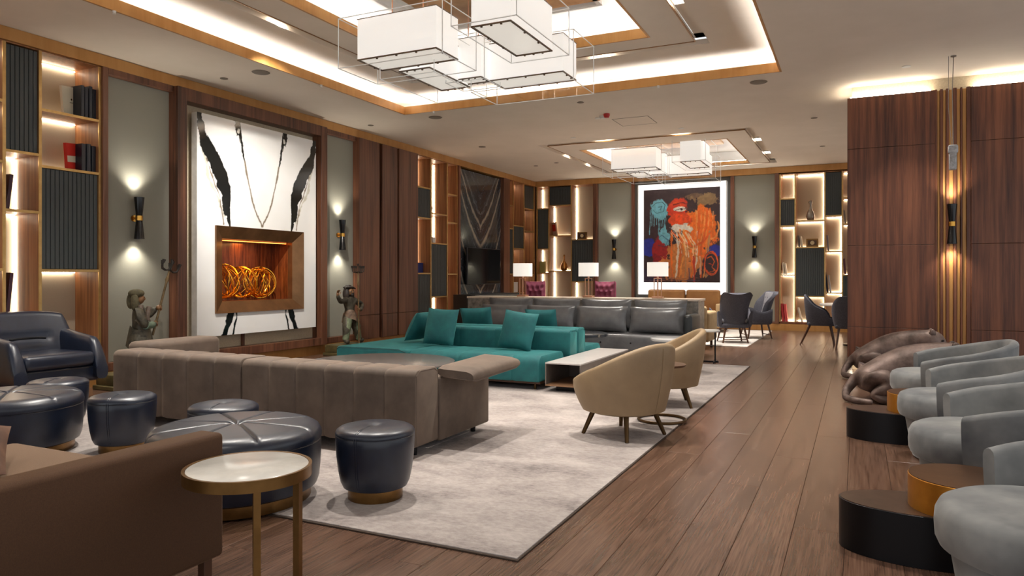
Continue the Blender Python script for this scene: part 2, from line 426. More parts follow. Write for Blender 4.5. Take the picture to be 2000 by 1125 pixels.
# LED strips in the coves
def led_ring(R, out, z, m, w=0.03):
    g = G(); frame(g, R[0] - out, R[1] + out, R[2] - out, R[3] + out, z, z + 0.012, w); struct('led_strip', g, m, ceil, smooth=False)
led_ring(M1, 0.10, H + 0.072, led_w)
led_ring(I2, 0.12, Z2 + 0.062, led_i)
led_ring(F1, 0.10, H + 0.072, led_i)

# ---- gold fascia and skirting on the two long walls
struct('trim_1', G().box(-8.2, -7.82, -3, 17.86, 3.665, 3.797), gold, smooth=False)
struct('trim_2', G().box(-7.82, 3.0, 17.87, 18.3, 3.655, 3.797), gold, smooth=False)
struct('baseboard_left', G().box(-8.2, -7.80, -3, 17.84, 0, 0.15), gold, smooth=False)
struct('baseboard_far', G().box(-7.80, 3.0, 17.85, 18.3, 0, 0.15), gold, smooth=False)

# ---- fabric wall panels, walnut frames on the left wall
def piece(name, x0, x1, y0, y1, z0, z1, m, parent=None, r=0.004):
    return struct(name, G().rbox(x0, x1, y0, y1, z0, z1, r, 1), m, parent, smooth=False)
WL = bpy.data.objects['wall_left']; WF = bpy.data.objects['wall_far']
piece('fabric_panel', -7.93, -7.88, 5.54, 6.42, 0.25, 3.585, fabric_w, WL)
piece('fabric_panel', -7.93, -7.88, 9.27, 10.13, 0.25, 3.585, fabric_w, WL)
for a in ((6.56, 7.17, .26, 3.49), (8.79, 9.12, .26, 3.49), (7.17, 8.79, .26, .77), (7.17, 8.79, 1.91, 3.49)): piece('fabric_panel', -7.93, -7.90, a[0], a[1], a[2], a[3], beige_w, WL, .0005)
for y0, y1 in ((5.47, 6.42), (9.27, 10.13)):
    piece('rail', -8.2, -7.80, y0 + 0.07 if y0 < 6 else y0, y1, 3.585, 3.66, walnut, WL)
    piece('rail', -8.2, -7.80, y0 + 0.07 if y0 < 6 else y0, y1, 0.155, 0.25, walnut, WL)
piece('stile', -8.2, -7.80, 5.475, 5.54, 0.155, 3.66, walnut, WL)
piece('stile', -8.2, -7.72, 6.42, 6.56, 0.155, 3.655, walnut, WL)
piece('stile', -8.2, -7.72, 9.12, 9.27, 0.155, 3.655, walnut, WL)
piece('rail', -8.2, -7.72, 6.56, 9.12, 3.49, 3.655, walnut, WL)
piece('rail', -8.2, -7.72, 6.56, 9.12, 0.155, 0.27, walnut, WL)
piece('stile', -7.9, -7.86, 7.62, 7.66, 0.27, 0.45, walnut_d, WL)
for y0, y1 in ((10.13, 10.71), (10.80, 11.27), (11.33, 11.97)):
    piece('wood_panel', -8.2, -7.74, y0, y1, 0.575, 3.645, walnut, WL)
    piece('wood_panel', -8.2, -7.74, y0, y1, 0.155, 0.571, walnut, WL)
piece('panel_gap', -8.2, -7.86, 10.70, 11.4, 0.155, 3.645, dark_gap, WL)
piece('stile', -8.2, -7.80, 13.69, 13.76, 0.155, 3.66, walnut_d, WL)
piece('stile', -8.2, -7.78, 15.85, 16.19, 0.155, 3.66, walnut, WL)
piece('stile', -8.2, -7.84, 17.83, 17.9, 0.155, 3.66, walnut_d, WL)
# far wall
piece('stile', -6.18, -6.07, 17.82, 18.3, 0.155, 3.65, walnut, WF)
piece('fabric_panel', -6.07, -5.17, 17.93, 18.3, 0.2, 3.65, fabric_w, WF)
piece('stile', -5.17, -5.11, 17.86, 18.3, 0.155, 3.65, walnut_d, WF)
piece('fabric_panel', -5.11, -2.74, 17.98, 18.3, 0.2, 3.65, plain('dark_grey_panel', (86, 84, 78), 0.8), WF)
piece('stile', -2.74, -2.66, 17.86, 18.3, 0.155, 3.65, walnut_d, WF)
piece('fabric_panel', -2.66, -1.74, 17.93, 18.3, 0.2, 3.65, fabric_w, WF)
piece('stile', -1.74, -1.645, 17.82, 18.3, 0.155, 3.65, walnut, WF)
piece('rail', -6.07, -5.17, 17.86, 17.93, 0.155, 0.2, walnut, WF)
piece('rail', -2.66, -1.74, 17.86, 17.93, 0.155, 0.2, walnut, WF)

# ---- divider wall on the right: core, walnut cladding, brass bars, LED coves top and bottom
DV = struct('wall_divider', G().box(-0.069, 4.55, 10.801, 11.5, 0, H), beige_w, smooth=False)
seams = [0.172, 0.577, 1.662, 2.952, 3.638]
for x0, x1 in ((-0.124, 0.893), (1.289, 2.55), (2.554, 3.8)):
    for a, b in zip(seams[:-1], seams[1:]):
        piece('wood_panel', x0, x1, 10.70, 10.79, a + 0.002, b - 0.002, walnut_d, DV, 0.002)
piece('wood_panel', -0.124, -0.10, 10.79, 11.5, 0.172, 3.638, walnut_d, DV)
bx = [(0.921, 0.95), (0.984, 1.017), (1.051, 1.096), (1.135, 1.173), (1.196, 1.24)]
for x0, x1 in bx: piece('brass_bar', x0, x1, 10.735, 10.79, 0.172, 3.63, gold, DV)
ex = [0.893] + [v for p in bx for v in p] + [1.289]
for i in range(0, len(ex), 2):
    piece('wood_slat', ex[i] + .001, ex[i + 1] - .001, 10.712, 10.79, 0.172, 3.645, walnut_d, DV)
struct('led_strip', G().box(-0.09, 0.85, 10.725, 10.755, 3.642, 3.652), led_wall, DV, smooth=False)
struct('led_strip', G().box(1.32, 3.8, 10.725, 10.755, 3.642, 3.652), led_wall, DV, smooth=False)
struct('led_strip', G().box(-0.115, -0.105, 10.85, 11.4, 3.642, 3.652), led_wall, DV, smooth=False)
struct('led_strip', G().box(-0.05, 3.8, 10.74, 10.77, 0.16, 0.172), led_wall, DV, smooth=False)
struct('led_strip', G().box(-0.088, -0.074, 10.95, 11.4, 0.19, 0.2), led_wall, DV, smooth=False)
# ================================================================== BOOKCASES
def shelf_edge(g, x0, x1, z): g.box(x0, x1, -0.012, 0.0, z - 0.014, z + 0.014)
BD = 0.40
def bookcase(label, loc, rz, posts, cols, led, top=3.65, BD=0.36):
    """local x along the wall, -y towards the room. cols: (x0, x1, [z...], 'cd..')"""
    t = thing('bookcase', label, 'bookcase', loc, rz)
    x0, x1 = posts[0], posts[-1]
    G().box(x0, x1, BD, BD + 0.03, 0.16, top).obj('back_panel', shelf_back, t, smooth=False)
    G().box(x0, x1, 0.004, BD, top - 0.0, top + 0.012).obj('top_panel', walnut_l, t, smooth=False)
    G().box(x0, x1, 0.0, BD, 0.155, 0.195).obj('plinth', walnut_d, t, smooth=False)
    for p in posts:
        q = G().box(p - 0.014, p + 0.014, 0.0, BD, 0.195, top).obj('side_panel', walnut_l, t, smooth=False)
        G().box(p - 0.015, p + 0.015, -0.014, 0.0, 0.195, top).obj('brass_edge', brass_b, q, smooth=False)
    for (a, b, zs, kinds, *own) in cols:
        ld = own[0] if own else led
        a += 0.0145; b -= 0.0145
        for z in zs[1:-1]:
            s = G().box(a, b, 0.0, BD - 0.002, z - 0.013, z + 0.013).obj('shelf', walnut_l, t, smooth=False)
            g = G(); shelf_edge(g, a, b, z); g.obj('brass_edge', brass_b, s, smooth=False)
        for z0, z1, k in zip(zs[:-1], zs[1:], kinds):
            z0 += 0.015; z1 -= 0.015
            if k == 'd':
                d = G().box(a + .004, b - .004, 0.014, 0.035, z0 + .004, z1 - .004).obj('door', slat_m, t, smooth=False)
                nsl = max(3, round((b - a) / 0.048)); w = (b - a - .01) / nsl; g = G()
                for i in range(nsl):
                    s0 = a + .005 + w * i
                    g.box(s0 + 0.004, s0 + w - 0.004, 0.003, 0.014, z0 + .004, z1 - .004)
                g.obj('door_slats', slat_m, d, smooth=False, kind='stuff')
            elif b - a > 0.1:
                g = G()
                if 'l' in ld: g.box(a + 0.002, a + 0.012, BD - 0.03, BD - 0.012, z0 + 0.01, z1 - 0.01)
                if 'r' in ld: g.box(b - 0.012, b - 0.002, BD - 0.03, BD - 0.012, z0 + 0.01, z1 - 0.01)
                if 't' in ld: g.box(a + 0.02, b - 0.02, BD - 0.03, BD - 0.012, z1 - 0.008, z1 - 0.001)
                if 'b' in ld: g.box(a + 0.02, b - 0.02, BD - 0.022, BD - 0.008, z0 + 0.001, z0 + 0.006)
                g.obj('led_strip', led_s, t, smooth=False)
    return t
XL, YB, R90 = -7.85, 17.9, PI / 2
bookcase('tall walnut bookcase with brass edges at the far left, beside the navy armchair', (XL, 0, 0), R90, [3.75, 4.43, 4.79, 5.462],
         [(3.75, 4.43, [.195, 1.32, 2.42, 3.04, 3.65], 'cccc'), (4.43, 4.79, [.195, .83, 1.93, 2.54, 3.65], 'dccd'), (4.79, 5.462, [.195, 1.315, 2.425, 3.03, 3.65], 'cdcc', 'tb')], 'rt', 3.65, 0.41)
bookcase('walnut bookcase between the ribbed wood wall panels and the black marble panel', (XL, 0, 0), R90, [11.99, 12.6, 13.257, 13.68],
         [(11.99, 12.6, [.195, 1.31, 2.42, 3.03, 3.65], 'dcdc'), (12.6, 13.257, [.195, .83, 1.93, 2.54, 3.65], 'cdcc'), (13.257, 13.68, [.195, 1.3, 2.4, 3.0, 3.65], 'cccc')], 'r', 3.65, 0.33)
bookcase('narrow walnut bookcase on the left wall right of the television, next to the room corner', (XL, 0, 0), R90, [16.205, 16.516, 17.17, 17.815],
         [(16.205, 16.516, [.195, 1.31, 2.45, 3.03, 3.65], 'cdcc'), (16.516, 17.17, [.195, .83, 1.96, 2.54, 3.65], 'ccdc'), (17.17, 17.815, [.195, 1.3, 2.44, 3.03, 3.65], 'cccd')], 't')
bookcase('lit walnut bookcase on the far wall left of the painting, in the room corner', (0, YB, 0), 0, [-7.79, -7.445, -6.805, -6.19],
         [(-7.79, -7.445, [.195, 1.34, 1.985, 3.065, 3.64], 'ccdc'), (-7.445, -6.805, [.195, 1.39, 2.33, 3.135, 3.64], 'cccd'), (-6.805, -6.19, [.195, 1.11, 2.215, 3.64], 'cdc')], 'lb')
bookcase('lit walnut bookcase on the far wall right of the painting, behind the dining table', (0, YB, 0), 0, [-1.63, -1.30, -0.67, -0.31, 0.35],
         [(-1.63, -1.30, [.195, 1.285, 2.42, 3.045, 3.62], 'ccdc'), (-1.30, -0.67, [.195, .79, 1.915, 2.53, 3.62], 'cdcc'), (-0.67, -0.31, [.195, .87, 1.815, 2.625, 3.62], 'cccd'), (-0.31, .35, [.195, 1.28, 2.43, 3.02, 3.62], 'dccc')], 'rtb', 3.62)

# ---- things on the shelves
def book(label, M, w, h, t, m, group=None, cat='book'):
    """w deep (local y), h tall, t thick (local x); spine at -y"""
    b = G(); b.box(-t / 2, -t / 2 + .004, 0, w, 0, h); b.box(t / 2 - .004, t / 2, 0, w, 0, h); b.box(-t / 2, t / 2, -.004, .002, 0, h)
    o = b.obj('book', m, None, smooth=False); o.matrix_world = M; tag(o, label, cat, group)
    G().box(-t / 2 + .004, t / 2 - .004, .003, w - .006, .005, h - .005).obj('pages', plain_pages, o, smooth=False)
    return o
plain_pages = plain('paper_pages', (226, 218, 200), 0.9)
def cov(n, c, r=0.5): return plain('cover_' + n, c, r)
ML = lambda y, d, z, **k: Matrix.Translation((XL, 0, 0)) @ Matrix.Rotation(R90, 4, 'Z') @ T(y, d, z, **k)
MB_ = lambda x, d, z, **k: Matrix.Translation((0, YB, 0)) @ T(x, d, z, **k)
zt = 3.03 + .0135
ivory = cov('ivory', (226, 216, 190)); ink = cov('ink', (22, 27, 40), 0.35); redc = cov('red', (196, 42, 30)); plumc = cov('purple', (60, 28, 42)); bluec = cov('blue', (38, 52, 118))
# ivory cover faces the room, leaning back against the dark books
b = book('ivory book with its cover to the room on the top shelf above the navy armchair', ML(5.14, 0.15, zt + .001, rz=-1.25, rx=0.12), 0.26, 0.33, 0.03, ivory)
G().box(.0152, .0158, .10, .16, .15, .156).obj('gold_line', brass_p, b, smooth=False); G().lathe([(.012, 0), (.012, .0008)], 6, M=T(.0152, .13, .19, ry=R90)).obj('gold_emblem', brass_p, b)
for i, (y, h, a) in enumerate(((5.29, .36, .05), (5.335, .35, .05), (5.385, .37, .04), (5.43, .345, 0))):
    book(['dark blue book standing next to the ivory one on the top shelf', 'second dark book from the ivory one on the top shelf', 'third dark book from the ivory one, tallest of its row on the top shelf', 'dark book touching the side of the top shelf'][i],
         ML(y, 0.04, zt + .002, ry=-a * 0), 0.28, h, 0.036, ink, 'dark books on the top shelf')
zt = 2.425 + .0135
b = book('red and ivory illustrated book with its cover to the room on the second shelf', ML(5.16, 0.12, zt + .001, rz=-1.2, rx=0.1), 0.24, 0.30, 0.035, redc)
G().box(.0176, .0186, .0, .238, .09, .16).obj('paper_band', ivory, b, smooth=False)
G().box(.0176, .0182, .15, .236, .165, .28).obj('cover_print', tan_f, b, smooth=False)
for i, (y, h) in enumerate(((5.30, .31), (5.36, .315), (5.42, .30))):
    book(['dark book right behind the red illustrated book', 'middle dark book beside the red illustrated book', 'dark book at the shelf side, last after the red illustrated book'][i], ML(y, 0.04, zt + .002), 0.26, h, 0.045, ink, 'dark books on the second shelf')
book('purple book leaning in the lit middle cell of the far left bookcase', ML(4.50, 0.06, 1.93 + .021, ry=0.12), 0.24, 0.36, 0.035, plumc)
book('purple book leaning in the tall lit cell of the far left bookcase', ML(4.50, 0.06, .83 + .021, ry=0.10), 0.24, 0.44, 0.035, plumc)
b = book('blue book with its cover to the room in the bookcase by the ribbed panels', ML(12.2, 0.16, 1.31 + .016, rz=-1.5, rx=0.0), 0.40, 0.20, 0.04, bluec)
h = tag(G().lathe([(.05, 0), (.05, .02), (.02, .03), (.03, .06), (.055, .11), (.03, .15), (.012, .2), (.03, .23), (.02, .26), (0, .265)], 14).obj('figurine', bronze_c), 'small bronze figurine in the tall lit cell right of the ribbed panels', 'figurine'); h.location = (XL - .12, 12.78, 2.54 + .0135)
g = G().box(-.05, .05, -.05, .05, 0, .12); o = tag(g.obj('white_box', white_p, None, smooth=False), 'small white box in the bookcase cell right of the ribbed panels', 'box'); o.location = (XL - .12, 12.86, 1.93 + .0135)
g = G().box(-.045, .045, -.06, .06, 0, .17); o = tag(g.obj('white_box', white_p, None, smooth=False), 'taller white box behind the small one in the bookcase right of the ribbed panels', 'box'); o.location = (XL - .26, 12.74, 1.93 + .0135)
book('white book facing the room beside the left table lamp', ML(16.8, 0.12, .83 + .0145, rz=-1.4), 0.40, 0.26, 0.03, white_p)
o = tag(G().cyl((0, 0, 0), (.05, .06, .5), .008, .006, 8).obj('carved_stick', bronze_c), 'thin dark stick leaning in the bookcase above the left table lamp', 'stick'); o.location = (XL - .2, 16.62, 2.54 + .0135)
b = book('green and white book standing in the corner bookcase above the left plum chair', MB_(-7.60, 0.1, 1.34 + .0145, rz=1.2), 0.24, 0.30, 0.05, cov('leaf', (176, 176, 110)))
b = book('pale illustrated book leaning in the lit cell left of the gold clock', MB_(-7.27, 0.16, 2.33 + .018, rz=1.0, rx=.0, ry=-.12), 0.22, 0.36, 0.03, cov('sand', (196, 166, 140)))
G().box(-.0158, -.0152, .02, .2, .12, .3).obj('cover_print', redc, b, smooth=False)
vase_p = [(.05, 0), (.085, .03), (.1, .1), (.075, .19), (.03, .26), (.02, .34), (.028, .4), (.018, .43), (0, .43)]
o = tag(G().lathe(vase_p, 24).obj('vase', mottled('gilt_glass', (150, 96, 40), (206, 150, 80), 0.25, 20, 0.7)), 'gold bottle shaped vase in the lit bookcase left of the painting', 'vase'); o.location = (-7.08, YB + .17, 1.39 + .0135)
def clock(label, loc):
    t = thing('desk_clock', label, 'clock', loc)
    g = G(); frame2 = lambda x0, x1, z0, z1, w: (g.box(x0, x0 + w, -.03, .03, z0, z1), g.box(x1 - w, x1, -.03, .03, z0, z1), g.box(x0 + w, x1 - w, -.03, .03, z0, z0 + w), g.box(x0 + w, x1 - w, -.03, .03, z1 - w, z1))
    frame2(-.13, .13, 0, .19, .035); g.obj('clock_case', brass, t, smooth=False)
    G().box(-.095, .095, -.012, .02, .035, .155).obj('clock_face', bark, t, smooth=False)
    G().lathe([(.045, 0), (.045, .006)], 20, M=T(0, -.012, .095, rx=PI / 2)).obj('dial', plain('dial_ivory', (208, 190, 150)), t)
clock('small gold framed clock on the shelf left of the painting', (-6.55, YB + .12, 2.215 + .0135))
clock('small gold framed clock on the shelf right of the painting, under the silver vase', (-.94, YB + .12, 1.915 + .0135))
o = tag(G().lathe([(.06, 0), (.09, .03), (.1, .1), (.07, .2), (.035, .27), (.028, .36), (.045, .42), (.03, .46), (0, .46)], 24).obj('vase', plain('silver_glaze', (150, 142, 132), 0.25, 0.6)), 'silver grey vase with narrow neck in the bookcase right of the painting', 'vase'); o.location = (-.98, YB + .16, 2.53 + .0135)
bk = [(-1.55, .10, 1.285, .28, .03, -.12, 'ivory', 'pale book leaning in the left column of the bookcase behind the wing chairs'), (-1.50, .10, 1.285, .26, .03, -.12, 'cream2', 'second pale book leaning in the left column of the bookcase behind the wing chairs'),
      (-1.22, .1, 1.915, .27, .03, -.10, 'grey', 'grey book leaning left of the gold clock under the silver vase'), (-1.165, .1, 1.915, .25, .03, -.10, 'cream3', 'cream book leaning closest to the gold clock under the silver vase'),
      (-1.56, .08, .195, .42, .05, -.10, 'red2', 'red book leaning on the bottom shelf behind the wing chairs'), (-1.495, .08, .195, .41, .05, -.10, 'red3', 'second red book leaning on the bottom shelf behind the wing chairs'),
      (-1.16, .08, .195, .34, .03, -.25, 'cream4', 'pale book leaning on the bottom shelf left of the slate dining chair'),
      (-.60, .08, 1.815, .36, .03, -.08, 'blue2', 'grey blue book leaning in the upper lit cell behind the dining table'), (-.615, .08, .87, .46, .035, -.12, 'navy2', 'navy book leaning in the lit cell above the dining table'), (-.555, .08, .87, .40, .03, -.12, 'grey3', 'grey book beside the navy one above the dining table'),
      (-.25, .08, 2.43, .3, .03, -.08, 'grey4', 'grey book in the upper cell at the dark walnut wall edge'), (-.25, .08, 1.28, .36, .04, -.08, 'plum4', 'plum book in the cell at the dark walnut wall edge')]
colors = {'ivory': (214, 204, 184), 'cream2': (200, 190, 172), 'grey': (110, 104, 98), 'cream3': (206, 196, 176), 'red2': (168, 44, 48), 'red3': (190, 60, 62), 'cream4': (206, 196, 178), 'blue2': (112, 112, 124), 'navy2': (38, 42, 64), 'grey3': (150, 148, 150), 'grey4': (120, 116, 110), 'plum4': (104, 60, 74)}
for x, d, z, h, t, a, c, lab in bk:
    book(lab, MB_(x, d, z + (.0145 if z > .2 else .001) + abs(a) * t / 2, ry=a), .22, h, t, cov('b_' + c, colors[c]))

# ================================================================== FIREPLACE
def colour_grid(nx, nz, w, h, fn, name, m, parent, M):
    """flat sheet nx x nz in local xz with pigment computed per vertex; fn(u, v) -> rgb (srgb 0..1), u right, v up"""
    u, v = np.meshgrid(np.linspace(0, 1, nx + 1), np.linspace(0, 1, nz + 1))
    col = fn(u, v); col = np.clip(col, 0, 1)
    lin = np.where(col <= .04045, col / 12.92, ((col + .055) / 1.055) ** 2.4)
    co = np.stack([(u - .5) * w, np.zeros_like(u), v * h], -1).reshape(-1, 3)
    idx = (np.arange(nz)[:, None] * (nx + 1) + np.arange(nx)[None]).reshape(-1)
    fc = np.stack([idx, idx + 1, idx + nx + 2, idx + nx + 1], -1)
    me = bpy.data.meshes.new(name); me.from_pydata(co.tolist(), [], fc.tolist())
    at = me.color_attributes.new('Col', 'FLOAT_COLOR', 'POINT')
    at.data.foreach_set('color', np.concatenate([lin.reshape(-1, 3), np.ones((co.shape[0], 1))], 1).astype(np.float32).reshape(-1))
    me.materials.append(m); o = bpy.data.objects.new(name, me); C.objects.link(o)
    if parent: o.parent = parent
    o.matrix_local = M; return o
rng = np.random.default_rng(3)
def vnoise(u, v, fx, fy, seed=0):
    r = np.random.default_rng(seed); gx, gy = int(fx) + 3, int(fy) + 3; t = r.random((gy, gx))
    x, y = np.clip(u * fx, 0, fx), np.clip(v * fy, 0, fy); i, j = x.astype(int), y.astype(int); a, b = x - i, y - j
    a = a * a * (3 - 2 * a); b = b * b * (3 - 2 * b)
    return (t[j, i] * (1 - a) + t[j, i + 1] * a) * (1 - b) + (t[j + 1, i] * (1 - a) + t[j + 1, i + 1] * a) * b
def fbm(u, v, fx, fy, seed=0, o=4):
    s, amp, tot = 0, 1, 0
    for k in range(o): s = s + amp * vnoise(u, v, fx * 2 ** k, fy * 2 ** k, seed + k); tot += amp; amp *= .55
    return s / tot
def dist_poly(X, Y, pts):
    """distance to polyline and interpolated width; pts (x, y, w)"""
    D = np.full(X.shape, 9.0); Wd = np.zeros(X.shape)
    for (x0, y0, w0), (x1, y1, w1) in zip(pts[:-1], pts[1:]):
        dx, dy = x1 - x0, y1 - y0; L = dx * dx + dy * dy + 1e-9
        t = np.clip(((X - x0) * dx + (Y - y0) * dy) / L, 0, 1); d = np.hypot(X - x0 - t * dx, Y - y0 - t * dy)
        m = d < D; D = np.where(m, d, D); Wd = np.where(m, w0 + (w1 - w0) * t, Wd)
    return D, Wd
SW, SH = 2.28, 2.93
def panda(u, v):
    X, Yv = np.abs(u - .5) * SW, v * SH          # book-matched about the middle
    base = .955 - .05 * fbm(u, v, 5, 6, 11)[..., None] * np.array([.6, .8, 1.2])
    wob = (fbm(np.abs(u - .5) * 2, v, 9, 22, 5) - .5) * .14; wob2 = (fbm(np.abs(u - .5) * 2, v, 30, 60, 8) - .5) * .05
    def ink(pts, c, soft=.006, rough=1.0):
        nonlocal base
        d, w = dist_poly(X + wob * rough * .6, Yv + wob2, pts); e = d - w / 2 + (wob + wob2) * .5 * rough
        k = np.clip(.5 - e / soft, 0, 1)[..., None]; base = base * (1 - k) + np.array(c) * k
    blk = (.07, .085, .085); gr = (.70, .66, .60); tn = (.50, .45, .39)
    ink([(1.10, 2.93, .02), (1.05, 2.5, .05), (.95, 2.1, .03), (.80, 1.85, .03), (.62, 1.45, .02)], (.80, .78, .72), .02)
    ink([(1.12, 2.9, .10), (1.06, 2.66, .13), (.98, 2.52, .20), (.86, 2.36, .20), (.74, 2.16, .20), (.68, 2.0, .19), (.66, 1.8, .15), (.64, 1.62, .10), (.61, 1.45, .07), (.60, 1.35, .05)], blk)
    ink([(.47, 2.95, .09), (.42, 2.75, .07), (.37, 2.55, .035), (.33, 2.4, .012)], blk, .008, .8)
    ink([(.44, 2.9, .02), (.42, 2.65, .02)], (.8, .78, .74), .01)
    ink([(.33, 2.4, .026), (.26, 2.1, .024), (.18, 1.85, .024), (.10, 1.66, .024), (.0, 1.52, .026)], tn, .012, .25)
    ink([(.99, 2.35, .016), (.86, 2.05, .018), (.78, 1.90, .016), (.70, 1.5, .016)], tn, .01, .4)
    ink([(.56, .32, .09), (.60, .2, .10), (.66, .1, .09), (.69, -.02, .08)], blk, .006, .6)
    ink([(.49, .32, .05), (.48, .22, .03), (.515, .1, .025), (.53, 0, .02)], blk, .006, .4)
    return base
fp = thing('fireplace', 'fireplace with white marble slab veined in black, set in the left wall', 'fireplace', (-7.72, 7.85, 0.455), R90)
# slab with an opening: local x along wall (0 = middle), y inwards
OX0, OX1, OZ0, OZ1 = -.85, .834, .30, 1.476       # opening of the bronze surround
sl = G()
for a in ((-SW / 2, OX0, 0, SH), (OX1, SW / 2, 0, SH), (OX0, OX1, 0, OZ0), (OX0, OX1, OZ1, SH)): sl.box(a[0], a[1], 0.002, 0.10, a[2], a[3])
slab = sl.obj('marble_slab', marble_w, fp, smooth=False)
panda_m = attr_mat('panda_marble', 0.10, 0.4)
def sheet(x0, x1, z0, z1, nx, nz):
    fn = lambda u, v: panda((x0 + u * (x1 - x0)) / SW + .5, (z0 + v * (z1 - z0)) / SH)
    colour_grid(nx, nz, x1 - x0, z1 - z0, fn, 'marble_face', panda_m, slab, T((x0 + x1) / 2, 0, z0))
sheet(-SW / 2, SW / 2, OZ1, SH, 300, 200)
sheet(-SW / 2, SW / 2, 0, OZ0, 300, 40)
sheet(-SW / 2, OX0, OZ0, OZ1, 60, 120); sheet(OX1, SW / 2, OZ0, OZ1, 30, 120)
su = G(); o4 = [(OX0, OZ0), (OX1, OZ0), (OX1, OZ1), (OX0, OZ1)]; i4 = [(OX0 + .13, OZ0 + .15), (OX1 - .20, OZ0 + .15), (OX1 - .20, OZ1 - .17), (OX0 + .13, OZ1 - .17)]
i4 = [(OX0 + .168, OZ0 + .155), (OX1 - .168, OZ0 + .155), (OX1 - .168, OZ1 - .168), (OX0 + .168, OZ1 - .168)]
for k in range(4):
    k2 = (k + 1) % 4
    q = G(); (ax, az), (bx_, bz), (cx, cz), (dx, dz) = o4[k], o4[k2], i4[k2], i4[k]
    q.add([(ax, -.03, az), (bx_, -.03, bz), (cx, .05, cz), (dx, .05, dz), (ax, .1, az), (bx_, .1, bz), (cx, .14, cz), (dx, .14, dz)],
          [(0, 1, 2, 3), (7, 6, 5, 4), (0, 4, 5, 1), (2, 6, 7, 3), (1, 5, 6, 2), (0, 3, 7, 4)])
    q.obj('bronze_surround', mottled('warm_bronze', (112, 80, 52), (140, 102, 68), 0.32, 4, 0.7), fp, smooth=False)
fb = G(); x0, x1, z0, z1 = i4[0][0], i4[2][0], i4[0][1], i4[2][1]
fb.box(x0 - .02, x1 + .02, .48, .50, z0 - .02, z1 + .02); fb.box(x0 - .03, x0, .14, .48, z0, z1); fb.box(x1, x1 + .03, .14, .48, z0, z1); fb.box(x0, x1, .13, .48, z0 - .03, z0); fb.box(x0, x1, .13, .48, z1, z1 + .03)
fb.obj('firebox', wood('amber_wood', [(0.38, srgb(60, 26, 12)), (0.5, srgb(104, 52, 24)), (0.62, srgb(140, 76, 36))], 'z', 0.25, 30, 0.08, 4), fp, smooth=False)
G().box(x0 + .02, x1 - .02, .15, .17, z1 - .022, z1 - .010).obj('led_strip', amber, fp, smooth=False)
wire_m = plain('gold_wire', (255, 190, 70), 0.22, 1.0)
cxs = [(x0 + .26, .26, .27), (x0 + .62, .27, .255), (x0 + .98, .26, .25)]
labs = ['left tangle of gold wire hoops lying in the fireplace', 'middle tangle of gold wire hoops lying in the fireplace', 'right round tangle of gold wire hoops lying in the fireplace']
for (cx, cy, r), lab in zip(cxs, labs):
    wr = thing('wire_sphere', lab, 'ornament', (-7.72 - cy - .08, 7.85 + cx, .455 + z0 + .002), 0, 'gold wire ornaments in the fireplace')
    for k in range(11):
        R_ = Matrix.Rotation(rng.uniform(0, PI), 4, 'Z') @ Matrix.Rotation(PI / 2 + rng.uniform(-.6, .6), 4, 'X')
        rr = r * rng.uniform(.9, 1.0) * .93
        pts = [R_ @ Vector((rr * math.cos(a), rr * math.sin(a), 0)) + Vector((0, 0, r)) for a in np.linspace(0, 2 * PI, 36, endpoint=False)]
        G().tube(pts, .0075, 6, loop=True).obj('hoop', wire_m, wr)
lamp('AREA', (-7.72 - .3, 7.85, .455 + z1 - .03), 3.2, (1.0, .5, .14), (0, 0, 0), size=.9, size_y=.2, shape='RECTANGLE')

# ================================================================== BLACK MARBLE, TV
def kinawa(u, v):
    d = np.abs(u - .5) * 2; wob = fbm(d, v, 5, 8, 21) - .5; w2 = fbm(d, v, 16, 24, 23) - .5
    ph = v - (.30 * d + .22 * d * d) + wob * .05 + w2 * .02
    base = np.array([.20, .215, .235]) + (fbm(d, v, 4, 5, 51) - .5)[..., None] * .08
    k = np.zeros_like(ph); q = np.random.default_rng(9)
    for i in range(70):
        p0, w, a = q.uniform(-.6, 1.0), q.uniform(.0015, .006), q.uniform(.2, .85)
        k = np.maximum(k, a * np.clip(1 - np.abs(ph - p0 + w2 * .01 * (i % 5)) / w, 0, 1) * np.clip(.5 + 2.4 * (fbm(d, v, 6, 10, 100 + i, 2) - .45), 0, 1))
    base = base + k[..., None] * np.array([.42, .40, .36])
    for p0, w in ((.557, .022), (.39, .028), (.03, .02), (-.25, .025)):
        b = (np.clip(1 - np.abs(ph - p0) / (w * (1 + .8 * wob)), 0, 1)[..., None]) ** .5; base = base * (1 - b) + np.array([.62, .575, .51]) * b
    return base
mp = thing('marble_panel', 'tall black marble panel with pale chevron veins behind the television', 'panel', (-7.87, 14.805, .82), R90)
kin = attr_mat('zebra_marble', 0.12, 0.3)
G().box(-1.04, 1.04, .002, .06, 0, 2.80).obj('stone_slab', black_m, mp, smooth=False)
colour_grid(200, 240, 2.08, 2.80, kinawa, 'stone_face', kin, mp, T(0, 0, 0))
tv = thing('television', 'black flat television hung on the black marble panel', 'television', (-7.75, 14.78, 1.07), R90)
G().rbox(-.81, .81, 0, .05, 0, .83, .008, 2).obj('tv_frame', dark_m, tv, smooth=False)
G().box(-.795, .795, -.002, .0, .015, .815).obj('screen', tv_m, tv, smooth=False)
G().box(-.3, .3, .05, .112, .2, .6).obj('wall_mount', dark_m, tv, smooth=False)
cb = thing('media_console', 'charcoal console cabinet standing below the television', 'cabinet', (-7.85, 14.85, 0), R90)
G().rbox(-1.3, .98, -.52, .02, .06, .86, .006, 2).obj('cabinet_body', dark_m, cb, smooth=False)
for i in range(3): G().rbox(-1.28 + i * .75, -1.28 + i * .75 + .735, -.54, -.52, .09, .83, .004, 1).obj('door', plain('graphite_front%d' % i, (70, 70, 66), 0.5), cb, smooth=False)
